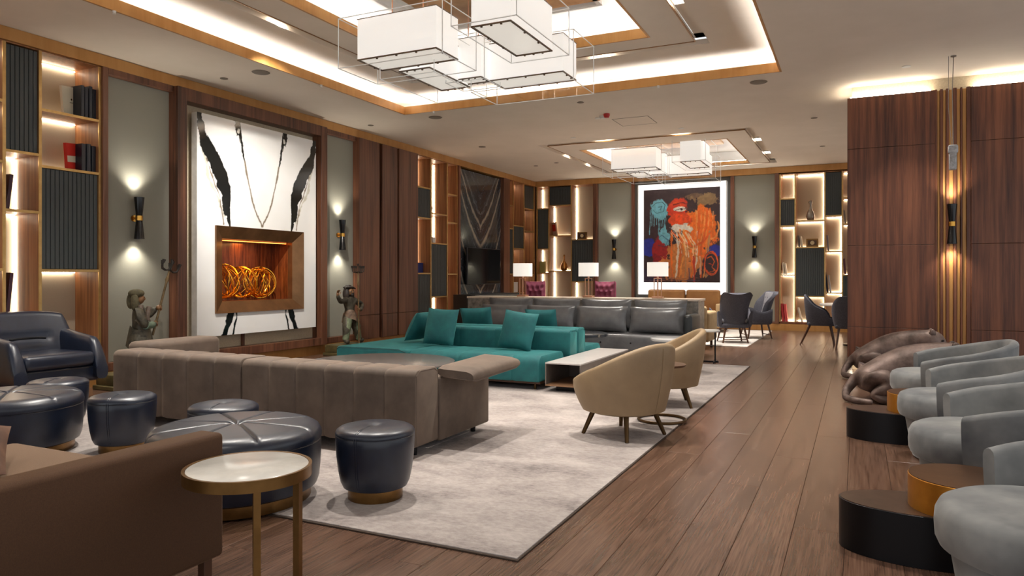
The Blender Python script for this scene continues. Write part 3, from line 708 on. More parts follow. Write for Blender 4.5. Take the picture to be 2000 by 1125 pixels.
G().box(-1.2, .9, -.45, 0, 0, .06).obj('plinth', black_m, cb, smooth=False)

# ================================================================== PAINTING in its lightbox
lb = thing('lightbox_frame', 'glowing white lightbox mount around the big abstract painting', 'frame', (-3.915, 17.97, .80))
G().rbox(-1.085, 1.085, -.10, 0, 0, 2.75, .01, 2).obj('light_panel', glow_box, lb, smooth=False)
G().box(-1.09, -1.075, -.115, -.08, 0, 2.75).obj('frame_edge', white_p, lb, smooth=False); G().box(1.075, 1.09, -.115, -.08, 0, 2.75).obj('frame_edge', white_p, lb, smooth=False)
def paint(u, v):
    x, y = u * 449, (1 - v) * 550; q = np.random.default_rng(12)
    n1, n2 = fbm(u, v, 8, 9, 61), fbm(u, v, 34, 40, 71)
    A = np.array([.20, .12, .13]) + (n1 - .5)[..., None] * .12 + (n2 - .5)[..., None] * .05
    def blob(cx, cy, rx, ry, c, rough=.35, a=1.0):
        nonlocal A
        e = np.hypot((x - cx) / rx, (y - cy) / ry) + (n1 - .5) * rough * 2 + (n2 - .5) * rough
        k = (np.clip((1 - e) * 9, 0, 1) * a)[..., None]; cc = np.array(c) * (.82 + .36 * n2[..., None]); A = A * (1 - k) + cc * k
    def stroke(pts, w, c, a=.95, rough=.6):
        nonlocal A
        d, ww = dist_poly(x + (n1 - .5) * 14, y + (n2 - .5) * 8, [(p[0], p[1], w) for p in pts])
        k = (np.clip((ww / 2 - d + (n2 - .5) * w * rough) / 2.5, 0, 1) * a)[..., None]; cc = np.array(c) * (.85 + .3 * n1[..., None]); A = A * (1 - k) + cc * k
    cy_, or_, rd, wh, bl, tn = (.45, .72, .78), (.95, .45, .10), (.84, .22, .08), (.93, .90, .84), (.13, .17, .58), (.62, .50, .32)
    blob(30, 340, 60, 60, bl); blob(420, 370, 60, 40, bl); blob(30, 520, 70, 60, (.16, .12, .22)); blob(380, 70, 70, 45, tn, .8, .8)
    blob(330, 45, 60, 20, tn, .9, .5)
    blob(100, 360, 50, 110, (.62, .10, .10)); blob(85, 460, 40, 80, (.55, .08, .12))
    blob(95, 115, 58, 58, cy_); blob(125, 280, 45, 60, cy_, .6)
    for i in range(9): stroke([(42 + i * 11, 120), (40 + i * 12 + q.uniform(-4, 4), 200 + q.uniform(0, 70))], 7, cy_)
    stroke([(50, 100), (70, 80), (110, 75), (130, 95), (120, 130), (80, 140), (60, 120)], 5, (.12, .22, .28)); stroke([(90, 105), (110, 100), (100, 120)], 5, (.1, .16, .2))
    stroke([(80, 300), (110, 270), (150, 300), (130, 340), (90, 330)], 6, (.15, .25, .4), .8)
    blob(300, 290, 90, 170, or_, .5); blob(370, 230, 70, 140, or_, .4); blob(230, 440, 110, 130, (.82, .50, .24), .8)
    blob(205, 115, 62, 68, rd, .3); blob(215, 190, 66, 50, (.90, .30, .08), .3)
    for k in range(6): stroke([(140 + k * 8, 120 - k * 9), (190 + k * 6, 60 + k * 6), (255 - k * 4, 80 + k * 8)], 7, (.78 + .03 * k, .20 + .03 * k, .06), .8)
    blob(222, 120, 42, 17, wh, .3); stroke([(190, 128), (225, 118), (262, 120)], 6, (.15, .12, .15)); blob(228, 122, 8, 7, (.1, .1, .16), .1)
    stroke([(180, 95), (225, 82), (265, 92)], 8, (.45, .10, .06))
    blob(215, 232, 70, 26, wh, .6)
    for k in range(10):
        xx = 175 + k * 24 + q.uniform(-6, 6); c = [or_, wh, (.86, .36, .1), (.93, .6, .25), (.75, .55, .35)][k % 5]
        stroke([(xx, 240 + q.uniform(0, 30)), (xx - 8 + q.uniform(-12, 12), 380), (xx - 14 + q.uniform(-16, 16), 520)], q.uniform(7, 15), c, .85, .9)
    for k in range(7): stroke([(295 + k * 17, 130 + q.uniform(-10, 20)), (300 + k * 15, 230), (285 + k * 13, 330 + q.uniform(-20, 20))], 9, [or_, (.97, .62, .3), (.88, .34, .06)][k % 3], .85, .9)
    stroke([(170, 250), (220, 300), (290, 340), (350, 320), (400, 260)], 12, (.9, .36, .08)); stroke([(190, 280), (240, 330), (300, 360)], 8, (.98, .7, .4))
    for k in range(5): stroke([(160 + k * 12, 250), (200 + k * 14, 310 + k * 4)], 5, wh, .8)
    for k in range(8): stroke([(190 + k * 13, 245 + k * 3), (215 + k * 16, 300 + k * 6), (225 + k * 15, 380 + k * 8)], 6 + k % 3 * 3, [wh, or_, (.97, .8, .6)][k % 3], .85, 1.0)
    for k in range(5): stroke([(318 + k * 24, 140), (322 + k * 22, 200 + k * 8)], 7, (.95, .72, .5), .6, 1.0)
    stroke([(440, 200), (447, 240), (430, 280), (405, 300)], 12, (.95, .6, .3))
    stroke([(160, 420), (170, 540)], 14, (.8, .45, .25), .8); stroke([(335, 400), (340, 500)], 14, wh, .5); stroke([(300, 400), (305, 545)], 12, (.75, .18, .06), .9); stroke([(270, 470), (275, 530)], 10, (.2, .2, .45), .6)
    blob(400, 440, 45, 72, (.20, .10, .12), .2)
    for s in (0, 8): stroke([(400 + 40 * math.cos(a), 440 + (68 - s) * math.sin(a)) for a in np.linspace(0, 2 * PI, 20)], 9, (.92, .34, .08), .95)
    stroke([(375, 410), (400, 400), (420, 430), (400, 460), (420, 480), (390, 490)], 8, (.93, .40, .1)); stroke([(385, 440), (410, 450)], 7, (.8, .2, .06))
    for k in range(14): stroke([(q.uniform(0, 449), q.uniform(515, 545)), (q.uniform(0, 449), q.uniform(525, 550))], 5, [(.5, .3, .25), (.3, .3, .5), (.8, .5, .3)][k % 3], .5)
    return A
pa = thing('painting', 'large abstract painting of orange and pale blue strokes on dark ground', 'painting', (-3.913, 17.86, 1.105))
G().box(-.93, .93, -.028, .005, 0, 2.305).obj('canvas', dark_gap, pa, smooth=False)
colour_grid(230, 280, 1.855, 2.30, paint, 'painted_face', attr_mat('oil_paint', 0.45, 0.1), pa, T(0, -.03, .0025))

# ================================================================== SCONCES
def sconce(label, loc, rz):
    t = thing('wall_sconce', label, 'lamp', loc, rz, 'black hourglass wall sconces')
    h = .25
    for s in (1, -1):
        pr = [(.030, .012), (.036, .03), (.058, h), (.054, h), (.03, .03)]
        G().lathe([(r, s * z) for r, z in pr], 24, (0, -.10, 0)).obj('shade', sconce_b, t)
        G().lathe([(.0, s * .20), (.048, s * .20), (.048, s * .205), (0, s * .205)], 18, (0, -.10, 0)).obj('lens', bulb, t)
    G().lathe([(.037, -.03), (.041, -.028), (.041, .028), (.037, .03)], 24, (0, -.10, 0)).obj('brass_collar', brass_p, t)
    G().cyl((0, -.065, 0), (0, -.01, 0), .012).cyl((0, -.02, 0), (0, 0, 0), .04, n=20).obj('wall_mount', brass_p, t)
    M = Matrix.Translation(loc) @ Matrix.Rotation(rz, 4, 'Z')
    for s in (1, -1):
        p = M @ Vector((0, -.10, s * .27)); spot(p, 18, (1, .93, .8), 1.9, .9, (0 if s < 0 else PI, 0, 0), .03)
sconce('black hourglass sconce on the fabric panel left of the fireplace', (-7.88, 5.92, 1.95), R90)
sconce('black hourglass sconce on the fabric panel right of the fireplace', (-7.88, 9.72, 1.945), R90)
sconce('black hourglass sconce on the far wall left of the painting', (-5.62, 17.93, 1.945), 0)
sconce('black hourglass sconce on the far wall right of the painting', (-2.19, 17.93, 1.945), 0)
sconce('black hourglass sconce on the brass barred strip of the dark walnut wall', (1.075, 10.735, 1.913), 0)

# ================================================================== CHANDELIERS
def chandelier(label, dy, top, rodtop):
    t = thing('chandelier', label, 'chandelier', (-3.58, 6.5 + dy, rodtop), 0, 'block chandeliers of white shades in clear boxes')
    cx, cy, cz = 3.58, -6.5, -rodtop
    BX = [(-4.48, -3.57, 5.83, 6.24, 3.40, 3.80), (-3.03, -2.65, 5.53, 6.45, 3.42, 3.84), (-3.96, -3.65, 6.88, 7.10, 3.40, 3.84), (-3.65, -2.78, 7.07, 7.46, 3.40, 3.80), (-4.30, -3.93, 6.29, 7.14, 3.38, 3.76)]
    PAD = [(.14, .12, .10), (.12, .14, .02), (.08, .08, .05), (.16, .12, .14), (.14, .14, .10)]
    for (x0, x1, y0, y1, z0, z1), (px_, py_, pz_) in zip(BX, PAD):
        x0 += cx; x1 += cx; y0 += cy; y1 += cy; z0 += cz; z1 += cz
        g = G(); frame(g, x0, x1, y0, y1, z0, z1, .008)
        s = g.obj('shade', shade_m, t, smooth=False)
        G().box(x0 + .01, x1 - .01, y0 + .01, y1 - .01, z0 + .004, z0 + .008).obj('diffuser', diff_m, s, smooth=False)
        g = G(); frame(g, x0 - .004, x1 + .004, y0 - .004, y1 + .004, z0 - .008, z0 + .004, .014); frame(g, x0 - .004, x1 + .004, y0 - .004, y1 + .004, z1 - .004, z1 + .004, .012)
        for i in range(1, 4):
            for yy in (y0 + .01, y1 - .01): g.box(x0 + (x1 - x0) * i / 4 - .008, x0 + (x1 - x0) * i / 4 + .008, yy - .008, yy + .008, z0 - .018, z0 - .006)
        for xx in (x0 + .01, x1 - .01):
            for i in (1, 2): g.box(xx - .008, xx + .008, y0 + (y1 - y0) * i / 3 - .008, y0 + (y1 - y0) * i / 3 + .008, z0 - .018, z0 - .006)
        g.obj('bronze_frame', plain('bronze_frame', (92, 74, 58), .35, .7) if 'bronze_frame' not in MATS else MATS['bronze_frame'], s, smooth=False)
        a0, a1, b0, b1, c0, c1 = x0 - px_, x1 + px_, y0 - py_, y1 + py_, z0 - pz_, z1 + .02 - pz_ * .3
        g = G()
        for q in ((a0, a0, b0, b1), (a1, a1, b0, b1), (a0, a1, b0, b0), (a0, a1, b1, b1)):
            (xa, xb, ya, yb) = q
            g.add([(xa, ya, c0), (xb, yb, c0), (xb, yb, c1), (xa, ya, c1)], [(0, 1, 2, 3)])
        g.add([(a0, b0, c0), (a1, b0, c0), (a1, b1, c0), (a0, b1, c0)], [(0, 1, 2, 3)])
        g.obj('acrylic_box', acr, s, smooth=False)
        g = G(); e = .0035
        for zz in (c0, c1): frame(g, a0 - e, a1 + e, b0 - e, b1 + e, zz - e, zz + e, 2 * e)
        for xx in (a0, a1):
            for yy in (b0, b1): g.box(xx - e, xx + e, yy - e, yy + e, c0, c1)
        g.obj('acrylic_edge_glint', acr_e, s, smooth=False)
        g = G()
        L = x1 - x0 > y1 - y0
        for f in (.3, .7):
            p = (x0 + (x1 - x0) * (f if L else .5), y0 + (y1 - y0) * (.5 if L else f)); g.cyl((p[0], p[1], z0 + .01), (p[0], p[1], -.0), .006, n=8)
        g.obj('rod', copper, s)
    g = G().rbox(-1.0, 1.0, -1.2, 1.2, 0, top - rodtop, .006, 1).obj('canopy', mottled('canopy_gold', (170, 128, 80), (214, 172, 118), .3, 3, .75) if 'canopy_gold' not in MATS else MATS['canopy_gold'], t, smooth=False)
chandelier('large chandelier of five white shades in clear boxes hanging over the lounge in the foreground', 0, Z3, Z3 - .10)
chandelier('farther chandelier of five white shades in clear boxes, in front of the painting', 8.2, Z4, Z4 - .05)

# ================================================================== CEILING FITTINGS
def twin(label, x, y, z, along, aim=None):
    t = thing('twin_downlight', label, 'lamp', (x, y, z), 0 if along == 'x' else R90, 'twin downlights in the ceiling slots')
    g = G(); frame(g, -.15, .15, -.072, .072, -.028, .0, .012); g.obj('housing', white_p, t, smooth=False)
    for s in (-1, 1): G().lathe([(0, -.012), (.048, -.012), (.052, -.02), (.052, -.004), (0, -.004)], 18, (s * .07, 0, 0)).obj('lens', bulb, t)
    if aim: spot((x, y, z - .06), 420, WARM, 1.05, .8, (Vector(aim) - Vector((x, y, z - .06))).to_track_quat('-Z', 'Y').to_euler())
    else: spot((x, y, z - .06), 230, WARM, 1.7, .9)
q = [(-5.765, 6.16, 'x', 'left slot of the near ceiling tray'), (-1.675, 7.47, 'y', 'right slot of the near ceiling tray'), (-2.95, 8.785, 'x', 'back slot of the near ceiling tray'), (-4.6, 4.275, 'x', 'front slot of the near tray, left one, added out of view'), (-2.9, 4.275, 'x', 'front slot of the near tray, right one, added out of view'), (-1.675, 5.4, 'y', 'right slot of the near tray, closer to the camera, added out of view'), (-5.765, 4.75, 'y', 'left slot of the near tray, closer to the camera, added out of view')]  # last four are out of view, added to brighten the lounge from above
for (x, y, a, l), al in zip(q, 'yyxxxyy'): twin('twin downlight glowing in the ' + l, x, y, Z2 + .085, al, (-7.72, 7.9, 1.95) if y == 6.16 else None)
for x, y, al, l in ((-4.33, 13.025, 'x', 'left end of the front slot before the far chandelier'), (-2.88, 13.025, 'x', 'right end of the front slot before the far chandelier'), (-1.695, 14.41, 'y', 'right slot beside the far chandelier, nearer one'), (-1.695, 16.0, 'y', 'right slot beside the far chandelier, farther one'), (-5.545, 14.5, 'y', 'left slot beside the far chandelier, nearer one'), (-5.545, 15.85, 'y', 'left slot beside the far chandelier, farther one')):
    twin('twin downlight in the ' + l, x, y, H + .075, al)
def downlight(label, x, y, on=True, r=.05, e=130, group='round ceiling downlights'):
    t = thing('downlight', label, 'lamp', (x, y, H), 0, group)
    G().lathe([(r * .7, -.001), (r, -.001), (r, -.006), (r * .72, -.008)], 20).obj('trim_ring', white_p if on else bulb_off, t)
    G().lathe([(0, -.002), (r * .7, -.002), (r * .7, -.004), (0, -.004)], 16).obj('lens', bulb if on else bulb_off, t)
    if on: spot((x, y, H - .04), e, WARM, 1.3, .9)
downlight('lit round downlight above the dark walnut wall', .533, 10.0)
downlight('lit round downlight left in front of the far chandelier', -4.72, 12.5)
downlight('lit round downlight right in front of the far chandelier', -2.74, 12.5)
for x, y, l in ((.55, 7.2, 'over the third grey chair'), (.55, 4.4, 'over the second grey chair'), (.6, 1.8, 'over the nearest grey chair'), (-2.2, .8, 'over the brown loveseat'), (-4.8, .8, 'behind the brown loveseat'), (-7.2, 3.6, 'over the navy armchair')):  # unseen fittings, added for more light from overhead
    downlight('added out of view round downlight ' + l, x, y)
for x, y, l in ((-7.36, 6.82, 'left of the round speaker by the near tray'), (-7.41, 10.0, 'above the right fireplace statue'), (-6.66, 12.6, 'above the bookcase by the ribbed panels'), (-6.69, 15.3, 'before the television'), (-6.1, 15.1, 'left of the far chandelier'), (-.63, 12.6, 'left of the dark walnut wall'), (-.62, 15.4, 'above the dining table'), (-3.66, 10.0, 'just behind the near tray')):
    downlight('dim round downlight ' + l, x, y, False, .05 if x != -6.66 else .07)
def speaker(label, x, y):
    t = thing('ceiling_speaker', label, 'speaker', (x, y, H), 0); G().lathe([(.1, 0), (.11, -.004), (.1, -.01)], 28).obj('trim_ring', bulb_off, t); G().lathe([(0, -.004), (.1, -.004), (.1, -.008), (0, -.008)], 28).obj('grille', plain('speaker_grille' + str(round(x * 9)), (112, 102, 90), .8), t)
speaker('round ceiling speaker left of the near tray', -6.72, 6.81)
speaker('round ceiling speaker behind the left corner of the near tray', -6.1, 9.94)
speaker('round ceiling speaker behind the right corner of the near tray', -1.17, 9.96)
d = thing('smoke_detector', 'white smoke detector with a red beacon on the ceiling between the chandeliers', 'detector', (-3.65, 11.0, H))
G().lathe([(0, 0), (.055, 0), (.055, -.02), (.04, -.045), (0, -.048)], 24).obj('detector_body', white_p, d)
G().lathe([(0, 0), (.05, 0), (.05, -.03), (.035, -.06), (0, -.062)], 20, (.1, -.11, 0)).obj('red_beacon', red_p, d)
G().lathe([(0, 0), (.05, 0), (.05, -.01), (0, -.012)], 20, (-.12, .12, 0)).obj('cover_plate', white_p, d)
for i, (x, y, l) in enumerate(((-6.437, 4.63, 'left edge of the near tray, nearest'), (-6.437, 7.6, 'left edge of the near tray, second'), (-5.9, 9.567, 'back edge of the near tray near its left corner'), (-2.4, 9.567, 'back edge of the near tray near its right end'))):
    o = tag(G().lathe([(0, 0), (.02, 0), (.012, -.02), (.018, -.03), (0, -.034)], 12, (0, 0, 0)).obj('sprinkler', white_p), 'small white sprinkler head at the ' + l, 'sprinkler', 'sprinkler heads'); o.location = (x, y, H - .003)
o = thing('access_hatch', 'flush square access hatch in the ceiling behind the smoke detector', 'hatch', (-3.3, 11.6, H)); g = G(); frame(g, -.3, .3, -.3, .3, -.003, 0, .012); g.obj('hatch_frame', bulb_off, o, smooth=False); G().box(-.288, .288, -.288, .288, -.002, 0).obj('hatch_panel', ceil_m, o, smooth=False)
pe = thing('hanging_pendant', 'grey wrapped pendant fitting hanging on thin cables before the dark walnut wall', 'pendant', (1.0, 9.75, H))
G().lathe([(0, 0), (.03, 0), (.03, -.012), (0, -.014)], 14).obj('ceiling_rose', chrome, pe)
G().tube([(0, 0, -.01), (-.012, 0, -.4), (-.005, 0, -1.04)], .0045, 6).obj('cable', chrome, pe); G().tube([(-.05, .0, -.0), (-.05, 0, -.6), (-.02, 0, -1.04)], .003, 6).obj('cable', chrome, pe)
G().rbox(-.055, .045, -.04, .04, -1.13, -1.03, .02, 2, T(0, 0, 0, ry=.0)).obj('wrapped_top', wrap, pe); G().rbox(-.045, .03, -.035, .035, -1.32, -1.12, .012, 2).obj('wrapped_body', wrap, pe)
# ================================================================== FURNITURE
RT = 0.012    # rug thickness
rug = thing('rug', 'large mottled beige grey rug under the lounge sofas and stools', 'rug')
def slab_grid(x0, x1, y0, y1, z0, z1): return G().rbox(x0, x1, y0, y1, z0, z1, .004, 2)
slab_grid(-6.55, -1.352, 2.885, 10.46, 0.0008, RT).obj('pile', rug_m, rug)
G().box(-6.56, -1.342, 2.87, 2.885, 0.0006, .007).box(-6.56, -1.342, 10.46, 10.472, .0006, .007).box(-6.56, -6.55, 2.885, 10.46, .0006, .007).box(-1.352, -1.342, 2.885, 10.46, .0006, .007).obj('binding', rug_edge, rug, smooth=False)
rug2 = thing('rug', 'smaller pale rug under the two wing chairs at the far end', 'rug')
slab_grid(-5.2, -1.775, 13.35, 17.5, 0.0008, RT).obj('pile', rug_w, rug2)
G().box(-5.21, -1.765, 13.34, 13.35, .0006, .007).box(-1.775, -1.765, 13.35, 17.5, .0006, .007).obj('binding', white_p, rug2, smooth=False)

# ---- round leather stools
def stool(label, x, y, rz=0):
    t = thing('leather_stool', label, 'stool', (x, y, RT), rz, 'small round navy leather stools')
    G().lathe([(0, .001), (.15, .001), (.152, .004), (.152, .06), (.14, .062), (0, .062)], 40).obj('brass_base', brass, t)
    G().lathe([(0, .06), (.158, .062), (.178, .07), (.192, .10), (.205, .16), (.215, .24), (.2195, .31), (.220, .352), (.217, .357)], 48).obj('body', navy, t)
    def dim(r, a): return -.008 * math.exp(-(r / .03) ** 2)
    G().lathe([(.216, .356), (.221, .362), (.2205, .372), (.214, .384), (.198, .395), (.17, .402), (.12, .407), (.06, .409), (.035, .408), (.02, .406), (.008, .405), (0, .404)], 48, fr=dim).obj('cushion', navy, t)
    G().tube([(.2185 * math.cos(a), .2185 * math.sin(a), .3575) for a in np.linspace(0, 2 * PI, 48, endpoint=False)], .0028, 6, loop=True).obj('piping', navy, t)
    g = G()
    for s in (-.03, .03):
        a = -PI / 2 + s
        g.tube([(r * math.cos(a), r * math.sin(a), z) for r, z in ((.187, .085), (.2065, .16), (.2165, .24), (.221, .31), (.2215, .35), (.222, .368), (.2, .3955), (.17, .4035), (.06, .41))], .0018, 5)
    g.obj('seam', navy, t); return t
stool('small round navy leather stool standing alone in the foreground right of the marble side table', -2.45, 3.35, .12)
stool('small round navy leather stool in front of the left end of the taupe sofa back', -4.72, 3.46, .5)
stool('small round navy leather stool half hidden behind the large middle ottoman', -3.78, 3.50, .4)
stool('small round navy leather stool behind the large left ottoman, before the navy armchair', -5.87, 3.73, .5)
def ottoman(label, x, y, rz):
    t = thing('leather_ottoman', label, 'ottoman', (x, y, RT), rz, 'large round navy leather ottomans')
    G().lathe([(0, .001), (.40, .001), (.402, .004), (.402, .062), (.38, .064), (0, .064)], 56).obj('brass_base', brass, t)
    G().lathe([(0, .062), (.418, .064), (.436, .075), (.448, .11), (.455, .18), (.458, .26), (.458, .318), (.452, .322)], 64).obj('body', navy, t)
    def fl(r, a):
        k = abs(((a * 8 / (2 * PI)) % 1) - .5) * 2; k = k * PI / 8 * r   # distance from seam
        d = (PI / 8 * r) - k
        return -.010 * math.exp(-(d / .008) ** 2) * min(1, r / .05) - .016 * math.exp(-(r / .035) ** 2)
    pr = [(.452, .321), (.461, .328), (.463, .345), (.459, .365), (.446, .388), (.425, .402), (.39, .412)] + [(r, .412 + .012 * (1 - (r / .39) ** 2)) for r in np.linspace(.37, 0.004, 26)] + [(0, .424)]
    G().lathe(pr, 256, fr=lambda r, a: fl(r, a) * (1 if r < .43 else .35)).obj('cushion', navy, t)
    G().lathe([(0, .404), (.012, .405), (.01, .41), (0, .412)], 12).obj('button', navy, t)
    G().tube([(.456 * math.cos(a), .456 * math.sin(a), .322) for a in np.linspace(0, 2 * PI, 72, endpoint=False)], .003, 6, loop=True).obj('piping', navy, t); return t
ottoman('large round navy leather ottoman in the middle behind the marble side table', -3.14, 3.0, .25)
ottoman('large round navy leather ottoman cut by the left edge of the view', -5.43, 3.10, .1)

# ---- generic tub shell: rings across the wall of the seat shell, along a U path
def tub(ts, fo, fi, h, zb, lean=0.0, roll=0.02, nz=6):
    """fo(t), fi(t): outer/inner plan points at the base; h(t) rim height; lean outward at the rim"""
    rs = []
    for t in ts:
        ox, oy = fo(t); ix, iy = fi(t); H_ = h(t); L = math.hypot(ox - ix, oy - iy) + 1e-9; ux, uy = (ox - ix) / L, (oy - iy) / L
        b = zb(t) if callable(zb) else zb; p = []
        for k in range(nz + 1):
            f = k / nz; z = b + (H_ - roll - b) * f; e = lean * math.sin(f * PI / 2); p.append((ox + ux * e, oy + uy * e, z))
        e = lean
        for a in (35, 65, 90, 115, 145):
            w = math.radians(a); c = .5 + .5 * math.cos(w)
            p.append((ix + (ox - ix) * c + ux * e, iy + (oy - iy) * c + uy * e, H_ - roll + roll * math.sin(w)))
        for k in range(nz, -1, -1):
            f = k / nz; z = b + (H_ - roll - b) * f; e = lean * math.sin(f * PI / 2); p.append((ix + ux * e, iy + uy * e, z))
        rs.append(p)
    return G().rings(rs, True, True)
def U(a, b, n=2.6):
    """superellipse U, t in -1..1 from front right (local +x side) round the back (+y) to front left"""
    def f(t):
        th = PI / 2 - t * math.radians(140)      # t=0 -> back
        c, s = math.cos(th), math.sin(th)
        return (a * math.copysign(abs(c) ** (2 / n), c), b * math.copysign(abs(s) ** (2 / n), s))
    return f
def leg(g, p0, p1, r0, r1, n=10): return g.cyl(p0, p1, r0, r1, n)

# ---- beige tub chairs
def tub_chair(label, x, y, rz):
    t = thing('tub_chair', label, 'chair', (x, y, RT), rz, 'beige leather tub chairs')
    ts = list(np.linspace(-1, 1, 61))
    h = lambda s: .44 + .295 * (.5 + .5 * math.cos(PI * min(1, abs(s) / 1.02))) ** .85
    fo_ = lambda s: (lambda p: (p[0], p[1]))(U(.315, .31, 2.2)(s)); fi_ = lambda s: U(.255, .25, 2.2)(s)
    tub(ts, fo_, fi_, h, .20, .075, .028, 8).obj('shell', beige_f, t)
    G().lathe([(0, .175), (.20, .175), (.26, .182), (.305, .20), (.31, .215), (.29, .222), (0, .222)], 44).obj('bottom', beige_f, t)
    G().lathe([(0, .215), (.285, .215), (.30, .235), (.305, .30), (.31, .38), (.30, .405), (.26, .42), (.12, .428), (0, .43)], 44, (0, -.015, 0)).obj('seat', beige_f, t)
    g = G(); e = [U(.318, .313, 2.2)(0)]
    for s in (0.0,): g.tube([(0, .312 + .075 * math.sin(f * PI / 2), .2 + f * .50) for f in np.linspace(0, 1, 8)], .0022, 5)
    g.obj('seam', beige_f, t)
    for sx in (-1, 1):
        for sy in (-1, 1): leg(G(), (sx * .165, sy * .165, .19), (sx * .225, sy * .225, 0), .022, .015).obj('leg', bronze_leg, t)
    return t
tub_chair('beige leather tub chair with brass legs nearest to the wooden aisle, seen from behind', -1.66, 5.52, math.radians(-114))
tub_chair('beige leather tub chair standing behind the first one, by the grey metal low table', -1.69, 7.0, math.radians(-72))
t = thing('accent_table', 'small round table with an open ring base between the beige tub chairs', 'table', (-1.52, 6.18, RT))
G().tube([(.2 * math.cos(a), .2 * math.sin(a), .012) for a in np.linspace(0, 2 * PI, 40, endpoint=False)], .012, 8, loop=True).obj('ring_base', bronze_leg, t)
G().cyl((-.2, 0, .012), (-.2, 0, .47), .011).obj('stem', bronze_leg, t); G().lathe([(0, .47), (.2, .47), (.205, .475), (.205, .488), (0, .49)], 32).obj('tabletop', drum_top2, t)

# ---- grey swivel chairs along the right side
def swivel(label, x, y, rz=-PI / 2):
    t = thing('swivel_chair', label, 'chair', (x, y, 0), rz, 'grey velvet barrel chairs in a row on the right')
    G().lathe([(0, .001), (.27, .001), (.285, .01), (.31, .15), (.328, .26), (.322, .276), (0, .285)], 44).obj('base', grey_v, t)
    G().lathe([(0, .278), (.325, .28), (.346, .29), (.357, .315), (.360, .36), (.356, .405), (.343, .432), (.315, .446), (.15, .453), (0, .454)], 52, (0, -.02, 0)).obj('seat', grey_v, t)
    h = lambda s: .50 + .235 * (1 - min(1, abs(s) / 1.0) ** 1.6)
    ts = list(np.linspace(-.82, .82, 49)); fo_ = lambda s: (lambda p: (p[0], p[1] + .06))(U(.41, .44, 2.3)(s)); fi_ = lambda s: (lambda p: (p[0], p[1] + .06))(U(.365, .37, 2.3)(s))
    tub(ts, fo_, fi_, h, .17, .045, .03, 8).obj('backrest', grey_v, t)
    return t
for y, l in ((3.04, 'grey velvet barrel chair nearest to the camera at the lower right corner'), (4.55, 'grey velvet barrel chair second from the camera, behind the near drum tables'), (5.78, 'grey velvet barrel chair third from the camera, before the farther drum tables'), (7.08, 'grey velvet barrel chair farthest from the camera, beside the sleeping cat sculpture')):
    swivel(l, .63, y)
def drums(y, near):
    w = 'near' if near else 'farther'
    a = thing('drum_table', 'black low oval drum table in the %s pair by the grey chairs' % w, 'table', (.27, y, 0), 0, 'black drum tables'); E2 = Matrix.Diagonal((.94, .515, 1, 1))
    G().lathe([(0, .001), (.372, .001), (.372, .222), (.368, .2235)], 64, M=E2).obj('drum_side', black_m, a); G().lathe([(.366, .222), (.366, .2265), (0, .2265)], 64, M=E2).obj('tabletop', drum_top, a)
    b = thing('drum_table', 'brass drum table standing partly on the black one in the %s pair' % w, 'table', (.435, y, .2275), 0, 'brass drum tables'); E3 = Matrix.Diagonal((.62, .62, 1, 1))
    G().lathe([(0, 0), (.372, 0), (.372, .138), (.368, .1395)], 64, M=E3).obj('drum_side', drum_side, b); G().lathe([(.366, .138), (.366, .1425), (0, .1425)], 64, M=E3).obj('tabletop', drum_top2, b)
drums(3.735, True); drums(6.28, False)

# ---- marble side table in the foreground
t = thing('side_table', 'round side table with white marble top in a brass frame, in the foreground', 'table', (-2.02, 1.985, 0))
G().lathe([(0, .535), (.213, .535), (.2135, .5535), (.21, .556), (0, .556)], 64).obj('marble_top', marble_w, t)
G().lathe([(.212, .515), (.226, .515), (.226, .556), (.2145, .556), (.2145, .534), (.2, .534), (.2, .515)], 64).obj('brass_rim', brass, t)
for a in (-37, 10):
    c, s = .205 * math.cos(math.radians(a)), .205 * math.sin(math.radians(a)); G().box(-.012, .012, -.012, .012, 0, .516, T(c, s, 0, rz=math.radians(a))).obj('leg', brass, t, smooth=False)

# ---- brown loveseat in the left foreground
t = thing('loveseat', 'brown fabric seat with low square arm in the left foreground', 'sofa')
G().rbox(-2.445, -2.315, .98, 2.15, .12, .62, .022, 3).obj('arm', brown_f, t)
G().tube([(-2.318, 1.0, .598), (-2.318, 2.13, .598)], .003, 6).obj('piping', bark, t)
G().rbox(-3.68, -2.447, 1.2, 2.12, .14, .30, .02, 2).obj('seat_base', brown_f, t)
G().rbox(-3.68, -2.45, 1.2, 2.14, .30, .455, .05, 4).obj('seat_cushion', mottled('brown_seat_weave', (120, 96, 76), (134, 108, 86), .8, 260, bump=.2, bscale=300), t)
G().rbox(-3.68, -2.447, .98, 1.19, .14, .80, .05, 3).obj('backrest', brown_f, t)
for x in (-3.6, -2.36):
    for y in (1.06, 2.09): G().rbox(x - .02, x + .02, y - .02, y + .02, .0, .125, .003, 1).obj('leg', bark, t, smooth=False)
o = tag(G().pillow(.36, .36, .13, T(0, 0, 0)).obj('throw_pillow', brown_p), 'brown velvet pillow leaning on the brown foreground seat', 'pillow'); o.location = (-3.27, 1.66, .535); o.rotation_euler = (-1.2, 0, 1.0)

